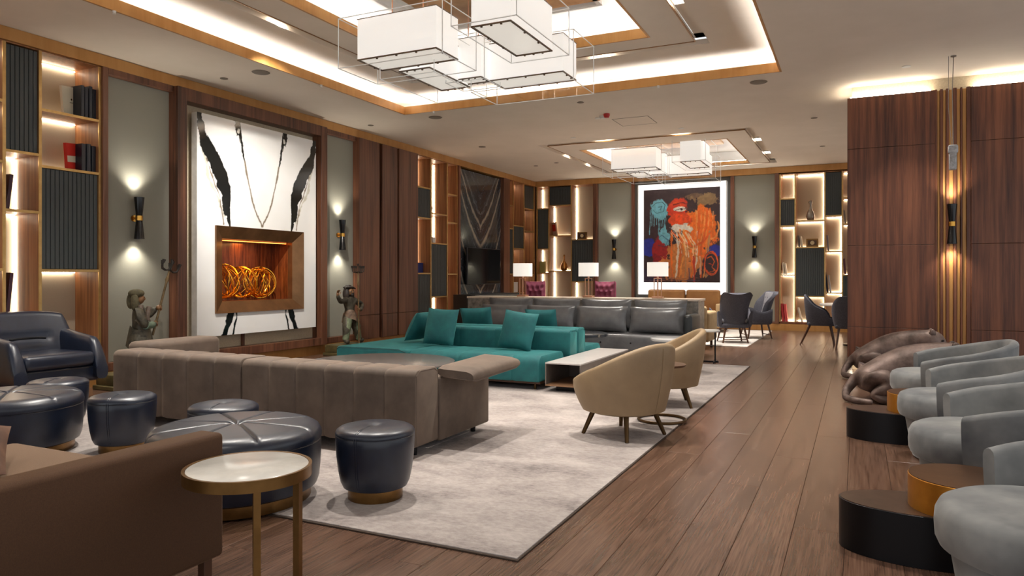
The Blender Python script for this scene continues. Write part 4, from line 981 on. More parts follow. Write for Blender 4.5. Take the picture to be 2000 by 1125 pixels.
# ---- navy leather armchair at the left wall
t = thing('leather_armchair', 'wide navy leather armchair by the far left bookcase', 'armchair', (-7.33, 4.46, 0), R90 - .04)
def back_curve():
    rs = []
    for s in np.linspace(-1, 1, 41):
        x = .465 * s; top = .895 - .05 * abs(s) ** 3.5 - .16 * max(0, abs(s) - .86) / .14
        p = []; th = .15
        for k, f in enumerate(np.linspace(0, 1, 12)):
            z = .40 + (top - .05 - .40) * f; y = .20 + .12 * f - .10 * abs(s) ** 2.5
            p.append((x * (1 - .1 * f * 0 + .06 * math.sin(PI * f)), y - .02 * math.sin(PI * f) - (.03 * math.exp(-((z - .63) / .03) ** 2) * -1 if abs(s) < .55 else 0), z))
        yt = .20 + .12 - .10 * abs(s) ** 2.5
        for a in (30, 60, 90, 120, 150): w = math.radians(a); p.append((x, yt + th / 2 - th / 2 * math.cos(w), top - .05 + .05 * math.sin(w)))
        for f in np.linspace(1, 0, 6): p.append((x * (1 + .02), yt + th - .06 * (1 - f), .30 + (top - .05 - .30) * f))
        rs.append(p)
    return G().rings(rs, True, True)
back_curve().obj('backrest', navy, t, ang=60)
for s in (-1, 1):
    rs = []
    for f in np.linspace(0, 1, 22):
        y = .30 - .72 * f; ztop = .72 - .10 * f if f < .75 else .645 - .27 * ((f - .75) / .25) ** 2.2
        zb_ = .22 + .0 * f; xi, xo = .325 + .01 * f, .455 - .015 * f; m = (xi + xo) / 2; w = (xo - xi) / 2 + .008; p = []
        hgt = ztop - zb_
        for a in np.linspace(0, 2 * PI, 20, endpoint=False):
            c, q = math.cos(a), math.sin(a)
            p.append((s * (m + w * math.copysign(abs(c) ** .7, c)), y, zb_ + hgt / 2 + hgt / 2 * math.copysign(abs(q) ** .75, q)))
        rs.append(p)
    G().rings(rs).obj('arm', navy, t, ang=60)
G().rbox(-.335, .335, -.40, .25, .36, .50, .045, 4).obj('seat_cushion', navy, t)
G().rbox(-.40, .40, -.36, .36, .20, .365, .03, 3).obj('seat_base', navy, t)
G().tube([(-.17, .178, .622), (-.08, .172, .63), (.08, .172, .63), (.17, .178, .622)], .011, 8).obj('crease_shadow', black_m, t)  # black tube stands in for the shade inside the back crease
for sx in (-.3, .3):
    for sy in (-.28, .26): G().cyl((sx, sy, .21), (sx * 1.05, sy * 1.05, 0), .018, .012).obj('leg', bronze_leg, t)

# ---- channel-tufted blocks
def channel(x0, x1, y0, y1, z0, z1, n, r=.05, gap=.008, inset=.013, roundends=True, lowr=.015):
    """rounded block with n vertical channels along x"""
    sec = []
    def arc(cy, cz, rr, a0, a1, k=5): return [(cy + rr * math.cos(math.radians(a0 + (a1 - a0) * i / k)), cz + rr * math.sin(math.radians(a0 + (a1 - a0) * i / k))) for i in range(k + 1)]
    sec = arc(y0 + r, z1 - r, r, 180, 90) + arc(y1 - r, z1 - r, r, 90, 0) + arc(y1 - lowr, z0 + lowr, lowr, 0, -90, 2) + arc(y0 + lowr, z0 + lowr, lowr, 270, 180, 2)
    cy, cz = (y0 + y1) / 2, (z0 + z1) / 2
    hy, hz = (y1 - y0) / 2, (z1 - z0) / 2
    def ring(x, ins): return [(x, cy + (y - cy) * (1 - ins / hy), cz + (z - cz) * (1 - ins / hz)) for y, z in sec]
    rs = [ring(x0, .014), ring(x0 + .006, .004), ring(x0 + .018, 0)]; L = (x1 - x0) / n
    for i in range(1, n):
        xs = x0 + L * i; rs += [ring(xs - .05, 0), ring(xs - gap * 1.6, inset * .35), ring(xs, inset), ring(xs + gap * 1.6, inset * .35), ring(xs + .05, 0)]
    rs += [ring(x1 - .018, 0), ring(x1 - .006, .004), ring(x1, .014)]
    return G().rings(rs)
t = thing('modular_sofa', 'taupe velvet modular sofa with ribbed back turned to the stools', 'sofa')
channel(-5.76, -4.282, 4.127, 4.43, .09, .62, 5).obj('backrest', taupe, t)
channel(-4.272, -2.69, 4.127, 4.43, .09, .615, 6).obj('backrest', taupe, t)
G().tube([(-2.692, 4.142, .11), (-2.692, 4.142, .575), (-2.692, 4.19, .605), (-2.692, 4.37, .605), (-2.692, 4.415, .58), (-2.692, 4.415, .12)], .004, 6).obj('piping', taupe, t)
G().rbox(-6.0, -5.70, 4.435, 5.25, .09, .66, .05, 4).obj('side_backrest', taupe, t)
G().rbox(-5.695, -4.30, 4.435, 5.30, .10, .41, .05, 4).obj('seat', taupe, t); G().rbox(-4.29, -2.81, 4.435, 5.30, .10, .41, .05, 4).obj('seat', taupe, t)
G().rbox(-2.80, -2.69, 4.445, 5.21, .075, .53, .016, 3).obj('arm', taupe, t)
rs = []
for f in np.linspace(0, 1, 12):
    y = 4.46 + .78 * f; e = .6 if f in (0, 1) else 1
    zc = .555 + .022 * f; hw, hh = .155 if e == 1 else .148, .046 * e
    p = []
    for a in np.linspace(0, 2 * PI, 24, endpoint=False):
        c, q = math.cos(a), math.sin(a); p.append((-2.575 + hw * math.copysign(abs(c) ** .35, c), y, zc - .10 * hw * c * 1.2 + hh * math.copysign(abs(q) ** .6, q)))
    rs.append(p)
G().rings(rs).obj('arm_pad', taupe, t, ang=60)
for x in (-5.9, -4.3, -2.78):
    for y in (4.25, 5.1): G().lathe([(0, 0), (.02, 0), (.024, .1), (0, .1)], 12, (x, y, RT)).obj('leg', black_m, t)
t = thing('coffee_table', 'low black round coffee table between the taupe and teal sofas', 'table', (-4.5, 6.25, RT))
G().lathe([(0, .335), (.76, .335), (.77, .34), (.77, .352), (.76, .356), (0, .356)], 64).obj('tabletop', plain('ceiling_sheen_top', (104, 99, 96), .24), t)  # grey of the black top stands in for the reflected ceiling
G().lathe([(0, 0), (.36, 0), (.36, .02), (.12, .05), (.10, .335), (0, .335)], 32).obj('pedestal', black_m, t)

# ---- teal back-to-back sofa
t = thing('teal_sofa', 'teal velvet island sofa with back to back seats', 'sofa')
G().rbox(-5.87, -4.80, 7.2, 9.6, .10, .385, .04, 4).obj('chaise', teal, t)
def seat_block(x0, x1, y0, y1, z0, z1, n, flip=False):
    g = channel(x0, x1, y0, y1, z0, z1, n, r=.10, inset=.006, gap=.006, lowr=.02); return g
seat_block(-4.79, -3.11, 7.2, 7.945, .10, .385, 5).obj('seat', teal, t)
seat_block(-4.79, -3.055, 8.50, 9.12, .10, .385, 5).obj('seat', teal, t)
channel(-5.02, -3.045, 7.955, 8.205, .30, .62, 4, r=.045, inset=.004, gap=.005).obj('backrest', teal, t)
channel(-5.02, -3.045, 8.235, 8.485, .30, .625, 4, r=.045, inset=.004, gap=.005).obj('backrest', teal, t)
for y in (7.955, 8.235):
    G().tube([(-3.045, y + .012, .33), (-3.045, y + .012, .58), (-3.045, y + .05, .607), (-3.045, y + .2, .607), (-3.045, y + .238, .58), (-3.045, y + .238, .33)], .004, 6).obj('piping', teal, t)
G().tube([(-5.85, 7.198, .35), (-5.80, 7.198, .378), (-4.93, 7.198, .378), (-4.83, 7.198, .345), (-4.80, 7.198, .28)], .004, 6).obj('piping', plain('dark_teal', (14, 56, 60), .7), t)
G().box(-5.84, -3.12, 7.25, 9.1, .075, .10).obj('plinth_frame', bark, t, smooth=False)
for x in (-5.8, -4.4, -3.2):
    for y in (7.3, 9.0): G().cyl((x, y, RT), (x, y, .08), .015).obj('leg', bronze_leg, t)
def cushion(label, w, h, th, loc, rx, rz, m, group, name='throw_pillow', cat='pillow', ry=0):
    o = tag(G().pillow(w, h, th, n=16).obj(name, m), label, cat, group); o.location = loc; o.rotation_euler = (rx, ry, rz); return o
tg = 'teal velvet pillows'
cushion('teal velvet pillow on the front seat, left of the middle', .46, .46, .17, (-4.69, 7.77, .625), -.26, -.06, teal, tg, ry=.03)
cushion('teal velvet pillow on the front seat, toward its right end', .46, .46, .17, (-3.62, 7.75, .615), -.30, -.1, teal, tg, ry=.10)
cushion('teal velvet pillow behind the sofa back on the left, only its top showing', .46, .44, .16, (-4.66, 8.68, .62), .28, .1, teal, tg, ry=-.05)
cushion('teal velvet pillow behind the sofa back on the right, only its top showing', .46, .44, .16, (-3.70, 8.68, .615), .28, -.1, teal, tg, ry=-.02)
cushion('teal velvet pillow lying slanted against the left end of the sofa back', .46, .42, .17, (-5.19, 8.08, .60), .0, R90 - .1, teal, tg, ry=0).rotation_euler = (.5, 0, R90 - .0)

# ---- low grey metal table, open shelf
t = thing('low_table', 'low grey metal table with an open shelf beside the teal sofa', 'table')
x0, x1, y0, y1 = -3.035, -2.63, 7.19, 8.95; zb0, zb1 = .075, .325
G().box(x0, x1, y0, y1, zb1 - .014, zb1).obj('tabletop', mottled('pale_metal_top', (196, 190, 187), (206, 200, 197), .35, 10, .1), t, smooth=False)
G().box(x0, x1, y0, y1, zb0, zb0 + .014).obj('shelf', plain('shelf_wood', (140, 106, 78), .4), t, smooth=False)
G().box(x0, x0 + .012, y0, y1, zb0 + .014, zb1 - .014).obj('side_panel', metal_box, t, smooth=False)
G().box(x1 - .012, x1, y0, y1, zb0 + .014, zb1 - .014).obj('side_panel', metal_box, t, smooth=False)
G().box(x0 + .012, x1 - .012, y0 + .7, y0 + .712, zb0 + .014, zb1 - .014).obj('back_panel', metal_box, t, smooth=False)
G().box(x0 + .08, x1 - .05, y0 + .12, y1 - .1, RT, zb0).obj('plinth', black_m, t, smooth=False)
t = thing('round_table', 'dark glossy round table behind the right end of the teal sofa', 'table', (-3.60, 9.66, RT))
G().lathe([(0, .40), (.44, .40), (.45, .405), (.45, .438), (.44, .442), (0, .442)], 48).obj('tabletop', plain('blue_black_top', (52, 56, 62), .12), t); G().lathe([(0, 0), (.25, 0), (.25, .015), (.05, .03), (.05, .40), (0, .40)], 24).obj('pedestal', black_m, t)
t = thing('white_table', 'small pale rounded table before the grey leather sofa, behind the tub chairs', 'table', (-2.12, 9.35, RT))
G().lathe([(0, .41), (.31, .41), (.32, .42), (.32, .44), (.31, .444), (0, .444)], 40).obj('tabletop', plain('pale_top', (206, 206, 206), .15), t); G().lathe([(0, 0), (.2, 0), (.2, .015), (.04, .03), (.04, .41), (0, .41)], 24).obj('pedestal', bronze_leg, t)

# ---- grey leather sofa and marble console
t = thing('leather_sofa', 'long grey leather sofa backed by the marble console', 'sofa')
G().rbox(-6.15, -2.32, 10.56, 11.38, .10, .375, .05, 4).obj('seat', grey_l, t)
G().rbox(-6.15, -2.32, 11.34, 11.415, .36, .62, .03, 3).obj('backrest', grey_l, t)
G().rbox(-2.325, -2.20, 10.75, 11.40, .10, .68, .045, 4).obj('arm', plain('dark_leather_arm', (36, 40, 42), .4), t)
for x in np.linspace(-5.9, -2.6, 8): G().lathe([(0, 0), (.014, 0), (.01, .008), (0, .01)], 10, M=T(x, 10.562, .25, rx=PI / 2)).obj('button', black_m, t)
for x in (-6.0, -4.2, -2.45):
    for y in (10.65, 11.3): G().cyl((x, y, 0), (x, y, .11), .02).obj('leg', black_m, t)
cf = ['leftmost of the front row', 'second from the left in the front row', 'second from the right in the front row', 'rightmost of the front row']
cb_ = ['leftmost of the back row', 'second from the left in the back row', 'second from the right in the back row', 'rightmost of the back row']
for i, x in enumerate((-5.36, -4.52, -3.65, -2.77)):
    cushion('grey leather cushion on the grey sofa, ' + cf[i], .85, .40, .20, (x, 10.92, .585), -.16, 0, grey_l, 'grey leather cushions, front row', 'leather_cushion', 'cushion')
    cushion('grey leather cushion on the grey sofa, ' + cb_[i], .84, .46, .16, (x - .01, 11.20, .655), -.10, 0, grey_l, 'grey leather cushions, back row', 'leather_cushion', 'cushion')
t = thing('console_table', 'long marble console behind the grey leather sofa carrying three lamps', 'table')
G().rbox(-6.35, -2.225, 11.42, 11.95, .86, .895, .004, 1).obj('marble_top', marble_c, t, smooth=False)
G().box(-6.34, -2.24, 11.44, 11.93, 0, .86).obj('marble_body', marble_g, t, smooth=False)
def table_lamp(label, x):
    t = thing('table_lamp', label, 'lamp', (x, 11.68, .896), 0, 'copper table lamps with white shades')
    G().rbox(-.085, .085, -.07, .07, 0, .03, .004, 1).obj('base', copper, t, smooth=False)
    g = G()
    for sx in (-.06, .06): g.box(sx - .006, sx + .006, -.006, .006, .03, .315)
    g.box(-.066, .066, -.006, .006, .315, .327); g.obj('frame', copper, t, smooth=False)
    G().cyl((0, 0, .03), (0, 0, .31), .010).obj('stem', copper, t); G().cyl((0, 0, .325), (0, 0, .37), .016).obj('socket', copper, t)
    G().lathe([(.165, .355), (.170, .355), (.170, .585), (.165, .585)], 40).obj('lamp_shade', lamp_sh, t)
    g = G()
    for a in range(3): g.cyl((0, 0, .36), (.166 * math.cos(a * 2.094), .166 * math.sin(a * 2.094), .36), .003, n=6)
    g.obj('spider', copper, t); G().lathe([(0, .36), (.03, .37), (.035, .42), (0, .46)], 14).obj('light_bulb', white_p, t)
    lamp('POINT', (x, 11.68, .896 + .50), 16, (1, .86, .66), shadow_soft_size=.03)
table_lamp('copper table lamp with white shade, leftmost of the three on the console', -5.36)
table_lamp('copper table lamp with white shade, middle one on the console', -4.13)
table_lamp('copper table lamp with white shade, rightmost on the console before the painting', -2.94)

# ---- far seating
def tufted(label, x, y, rz, ry=0):
    t = thing('tufted_chair', label, 'chair', (x, y, 0), rz, 'plum tufted chairs behind the console')
    n = 16; vs = []; w, h = .40, .68
    for i in range(n * 2 + 1):
        for j in range(n * 2 + 1):
            a, b = i / (2 * n), j / (2 * n); px_ = (a * 4) ; pz_ = (b * 6)
            d = min(math.hypot((px_ - round(px_ - (round(pz_) % 2) * .5) - (round(pz_) % 2) * .5), (pz_ - round(pz_)) * .9), .7)
            ed = min(1, min(a, 1 - a, b, 1 - b) * 8)
            vs.append(((a - .5) * w * (1 + .06 * b), -.05 * ed * min(1, .25 + d * 1.5) - .01, .46 + b * h + .03 * (2 * abs(a - .5)) ** 2 * b))
    m = 2 * n + 1; fs = [(i * m + j, (i + 1) * m + j, (i + 1) * m + j + 1, i * m + j + 1) for i in range(m - 1) for j in range(m - 1)]
    G().add(vs, fs, T(0, .2, 0)).rbox(-.205, .205, .195, .26, .44, 1.15, .02, 2).obj('backrest', plum, t)
    g = G()
    for r in range(1, 6):
        for c in range(4):
            xx = (c + (r % 2) * .5) / 4
            if .05 < xx < .95: g.lathe([(0, 0), (.012, .002), (0, .008)], 8, M=T((xx - .5) * w, .178, .46 + r / 6 * h, rx=PI / 2))
    g.obj('button', plain('plum_button%d' % round(-x * 10), (60, 18, 36), .5), t)
    G().rbox(-.23, .23, -.28, .2, .38, .48, .03, 3).obj('seat', plum, t)
    for sx in (-.19, .19):
        for sy in (-.23, .2): G().box(sx - .018, sx + .018, sy - .018, sy + .018, 0, .39).obj('leg', bark, t, smooth=False)
tufted('plum button tufted chair behind the console, by the left lamp', -5.66, 12.75, .12)
tufted('plum button tufted chair behind the console, by the middle lamp', -4.28, 12.75, -.15)

t = thing('tan_sofa', 'tan leather sofa against the far wall under the painting', 'sofa')
G().rbox(-4.45, -2.70, 16.35, 17.25, .12, .42, .04, 3).obj('seat', tan_l, t); G().rbox(-4.55, -2.68, 17.1, 17.4, .15, .82, .04, 3).obj('backrest', tan_l, t)
for x0, x1, n_ in ((-4.50, -3.63, 0), (-3.60, -2.84, 1)): G().rbox(x0, x1, 16.92, 17.10, .40, .94, .05, 4, T(0, 0, 0)).obj('back_cushion', tan_l, t)
G().rbox(-2.83, -2.62, 16.35, 17.1, .12, .645, .03, 3).obj('arm', tan_f, t); G().rbox(-4.76, -4.56, 16.35, 17.1, .12, .645, .03, 3).obj('arm', tan_f, t)
for x in (-4.6, -2.75):
    for y in (16.45, 17.3): G().box(x - .02, x + .02, y - .02, y + .02, RT, .125).obj('leg', bark, t, smooth=False)
t = thing('tan_armchair', 'pale tan armchair behind the right end of the console, only its arm showing', 'armchair', (-2.83, 13.0, 0), PI)
G().rbox(-.54, -.33, -.42, .36, .12, .635, .045, 4).obj('arm', tan_f, t); G().rbox(.33, .54, -.42, .36, .12, .635, .045, 4).obj('arm', tan_f, t)
G().rbox(-.33, .33, -.42, .3, .14, .43, .04, 3).obj('seat', tan_f, t); G().rbox(-.5, .5, .28, .46, .14, .74, .05, 3).obj('backrest', tan_f, t)
for sx in (-.45, .45):
    for sy in (-.34, .38): G().box(sx - .02, sx + .02, sy - .02, sy + .02, RT if sy < 0 else 0, .125).obj('leg', bark, t, smooth=False)

def wing(label, x, y, rz):
    t = thing('wing_chair', label, 'chair', (x, y, RT), rz, 'slate wing chairs on the pale rug')
    # back sheet with winged top corners
    rs = []
    for f in np.linspace(0, 1, 20):
        z = .30 + .69 * f; hw = .245 + .045 * f; y_ = .20 + .20 * f; p = []
        m = 18
        for k in range(m + 1):
            s = -1 + 2 * k / m; dip = .085 * (1 - abs(s) ** 2) * max(0, (f - .72) / .28) ** 1.3
            p.append((hw * s, y_ - .17 * abs(s) ** 3 * (.35 + .65 * math.sin(PI * min(1, f * .9 + .1))), z - dip - .10 * max(0, (abs(s) - .72) / .28) ** 2 * max(0, (f - .6) / .4)))
        q = [(a * .93, b - .085 * (1 - .3 * abs(a) / .35), c - (.012 if f == 1 else 0)) for a, b, c in p]
        rs.append(p + q[::-1])
    G().rings(rs).obj('backrest', slate_f, t, ang=60)
    rs = []
    g = G()
    for i in range(7):
        for j in range(5): pass
    G().rbox(-.19, .19, -.012, .02, 0, .50, .03, 3, T(0, .155, .44, rx=-.27)).obj('tufted_front', slate_l, t)
    g = G()
    for r in range(3):
        for c in (-1, 0, 1): g.lathe([(0, 0), (.012, .002), (0, .008)], 8, M=T(c * .1 + (r % 2) * .0, .138 + r * .035, .58 + r * .12, rx=PI / 2))
    g.obj('button', slate_f, t)
    for s in (-1, 1):
        rs = []
        for f in np.linspace(0, 1, 14):
            yy = .22 - .55 * f; top = .60 - .13 * math.sin(PI * min(1, f * 1.25)) * .6 + .04 * f; bot = .30 + .02 * f; m = .275 + .055 * math.sin(PI * f * .6); w = .035 * (1 if f < .95 else .7); p = []
            for a in np.linspace(0, 2 * PI, 14, endpoint=False):
                c, q = math.cos(a), math.sin(a); p.append((s * (m + w * c + .03 * (q > 0) * q), yy, (top + bot) / 2 + (top - bot) / 2 * math.copysign(abs(q) ** .8, q)))
            rs.append(p)
        G().rings(rs).obj('arm', slate_f, t, ang=60)
    G().rbox(-.27, .27, -.32, .22, .28, .36, .03, 3).obj('seat_base', slate_f, t); G().rbox(-.25, .25, -.34, .17, .36, .455, .04, 4).obj('seat_cushion', slate_l, t)
    for sx in (-1, 1):
        for sy in (-1, 1): leg(G(), (sx * .17, sy * .18, .29), (sx * .23, sy * .24, 0), .022, .013).obj('leg', bark, t)
    G().cyl((-.215, .225, .07), (.215, .225, .07), .009).cyl((-.215, -.225, .07), (.215, -.225, .07), .009).obj('stretcher', bark, t)
wing('slate wing chair with its back to the camera, nearer on the pale rug', -2.13, 14.12, math.radians(-158))
wing('slate wing chair seen from the side behind the first one, with light tufted front', -1.86, 15.35, math.radians(-62))
t = thing('end_table', 'small white topped side table on a thin dark stem by the second tub chair', 'table', (-1.95, 10.78, 0))
G().lathe([(0, .445), (.145, .445), (.15, .45), (.15, .468), (.145, .472), (0, .472)], 32).obj('tabletop', white_p, t); G().cyl((.08, 0, .02), (.08, 0, .446), .011).obj('stem', black_m, t); G().box(-.09, .13, -.012, .012, .0, .022).box(.07, .09, -.12, .12, .0, .022).obj('foot', black_m, t, smooth=False)

def dining(label, x, y, rz):
    t = thing('dining_chair', label, 'chair', (x, y, 0), rz, 'slate dining chairs at the white table')
    ts = list(np.linspace(-1, 1, 41))
    def f(a, b): return lambda s: (lambda th: (a * math.copysign(abs(math.cos(th)) ** .6, math.cos(th)), b * math.copysign(abs(math.sin(th)) ** .6, math.sin(th))))(PI / 2 - s * math.radians(138))
    h = lambda s: .50 + .42 * (max(0, math.cos(min(1, abs(s) / .85) * PI / 2))) ** .8
    tub(ts, f(.235, .22), f(.205, .185), h, .36, .055, .012, 8).obj('shell', slate_f, t)
    G().rbox(-.225, .225, -.25, .2, .355, .42, .025, 3).obj('seat_base', slate_f, t); G().rbox(-.2, .2, -.24, .18, .42, .475, .025, 3).obj('seat_cushion', slate_f, t)
    for sx in (-1, 1):
        for sy in (-1, 1): leg(G(), (sx * .17, sy * .17, .37), (sx * .215, sy * (.24 if sy < 0 else .33), 0), .02, .011).obj('leg', bark, t)
dining('slate dining chair seen from the side, left of the white table', -.62, 14.45, R90)
dining('slate dining chair seen from behind, half hidden by the dark walnut wall', -.12, 13.75, PI)
t = thing('dining_table', 'white topped dining table partly hidden by the dark walnut wall', 'table', (.06, 14.6, 0))
G().lathe([(0, .715), (.69, .715), (.70, .722), (.70, .745), (.69, .75), (0, .75)], 48).obj('tabletop', plain('white_top', (214, 208, 200), .2), t); G().lathe([(0, 0), (.3, 0), (.3, .02), (.06, .05), (.05, .715), (0, .715)], 24).obj('pedestal', black_m, t)
# ================================================================== SCULPTURES
def skin(name, m, chains, parent, sub=2, root=None):
    """chains of (key, (x, y, z), r): shared keys join; grown with the Skin modifier"""
    bm = bmesh.new(); lay = bm.verts.layers.skin.new(); V = {}
    for ch in chains:
        prev = None
        for it in ch:
            k = it[0]
            if k not in V:
                v = bm.verts.new(it[1]); r = it[2]; v[lay].radius = (r, r) if not isinstance(r, tuple) else r
                if k == root: v[lay].use_root = True
                V[k] = v
            if prev is not None and bm.edges.get((prev, V[k])) is None: bm.edges.new((prev, V[k]))
            prev = V[k]
    me = bpy.data.meshes.new(name); bm.to_mesh(me); bm.free(); me.materials.append(m)
    o = bpy.data.objects.new(name, me); C.objects.link(o); o.parent = parent
    s = o.modifiers.new('Skin', 'SKIN'); s.use_smooth_shade = True; s.branch_smoothing = .6
    b = o.modifiers.new('Subdivision', 'SUBSURF'); b.levels = sub; b.render_levels = sub
    return o
def ell(g, c, rx, ry, rz, M=None, n=18, k=10):
    pr = [(math.sin(PI * i / k), -math.cos(PI * i / k)) for i in range(k + 1)]
    return g.lathe([(max(r, .001), z) for r, z in pr], n, M=(M or Matrix.Identity(4)) @ Matrix.Translation(c) @ Matrix.Diagonal((rx, ry, rz, 1)))

def big_cat(label, x, y, rz):
    t = thing('cat_sculpture', label, 'sculpture', (x, y, 0), rz, 'bronze big cat sculptures'); t.scale = (1.03, 1.0, 1.1)
    body = [[('p', (.15, 0, .285), (.255, .265)), ('s1', (.30, 0, .335), .24), ('s2', (.46, 0, .345), .235), ('c', (.60, -.01, .365), .245), ('n', (.74, -.05, .43), .16), ('h', (.86, -.10, .43), .165), ('m', (.94, -.13, .35), .08), ('m2', (.97, -.145, .335), .06)]]
    for s in (-1, 1):
        q = 'n' if s < 0 else 'f'
        body.append([('p', 0, 0), ('t' + q, (.15, s * .16, .22), .20), ('k' + q, (.34, s * .22, .16), .125), ('a' + q, (.13, s * .235, .075), .052), ('w' + q, (.24, s * .25, .045), .046), ('w2' + q, (.31, s * .255, .04), .04)])
        body.append([('c', 0, 0), ('sh' + q, (.60, s * .14, .29), .105), ('e' + q, (.53, s * .19, .11), .065), ('r' + q, (.70, s * .20, .06), .048), ('f' + q, (.84, s * .19, .048), .05), ('f2' + q, (.90, s * .185, .042), .04)])
    body.append([('p', 0, 0), ('t1', (.0, -.02, .20), .06), ('t2', (-.09, -.08, .08), .04), ('t3', (-.10, -.20, .036), .034), ('t4', (.0, -.33, .033), .031), ('t5', (.13, -.38, .032), .026)])
    skin('body', bronze_c, body, t, 2, 'c')
    for s in (-1, 1): ell(G(), (.83, -.09 + s * .09, .525), .035, .02, .042).obj('ear', bronze_c, t)
    g = G(); ell(g, (.985, -.16, .345), .018, .024, .014); g.obj('nose', black_m, t)
    for s in (-1, 1): ell(G(), (.93, -.13 + s * .07, .45), .014, .012, .010).obj('eye', black_m, t)
    return t
big_cat('bronze lying big cat sculpture at the foot of the dark walnut wall', -.06, 10.02, .03)
big_cat('nearer bronze big cat sculpture, partly hidden by the farthest grey chair', -.02, 8.17, .06)

def candelabrum(g, gc, base, d, L0, R_):
    """arms spread at the pole top; d unit direction"""
    d = Vector(d).normalized(); b = Vector(base); side = Vector((1, 0, 0)) - d * d.x; side.normalize(); dep = d.cross(side)
    for k in range(6):
        a = k * PI / 3 + .2; o = side * math.cos(a) + dep * math.sin(a) * .6
        pts = [b, b + o * R_ * .5 - d * .02, b + o * R_ * .9 - d * .005, b + o * R_ + d * .03, b + o * R_ + d * .05]
        g.tube(pts, .008, 6); p = b + o * R_ + d * .05
        gc.cyl(p, p + d * .04, .013, .022, 10)
    p = b + d * L0; g.tube([b, p], .008, 6); gc.cyl(p, p + d * .035, .012, .02, 10)
def grip(g, c, ax, r=.018):
    """four fingers and a thumb closed round a pole along ax"""
    ax = Vector(ax).normalized(); u = ax.cross(Vector((0, 1, 0))).normalized(); w = ax.cross(u); c = Vector(c)
    for i in range(4):
        b = c + ax * (.017 * (i - 1.5)); k = 1 - .08 * abs(i - 1.2)
        g.tube([b + (u * math.cos(a) + w * math.sin(a)) * r for a in np.linspace(PI * .9, PI * (.9 + 1.25 * k), 6)], [.0085, .0085, .008, .0075, .007, .006], 6)
    b = c - ax * .02
    g.tube([b + (u * math.cos(a) + w * math.sin(a)) * (r + .002) + ax * (.012 * i) for i, a in enumerate(np.linspace(PI * .9, PI * .05, 5))], [.010, .0095, .009, .008, .007], 6)
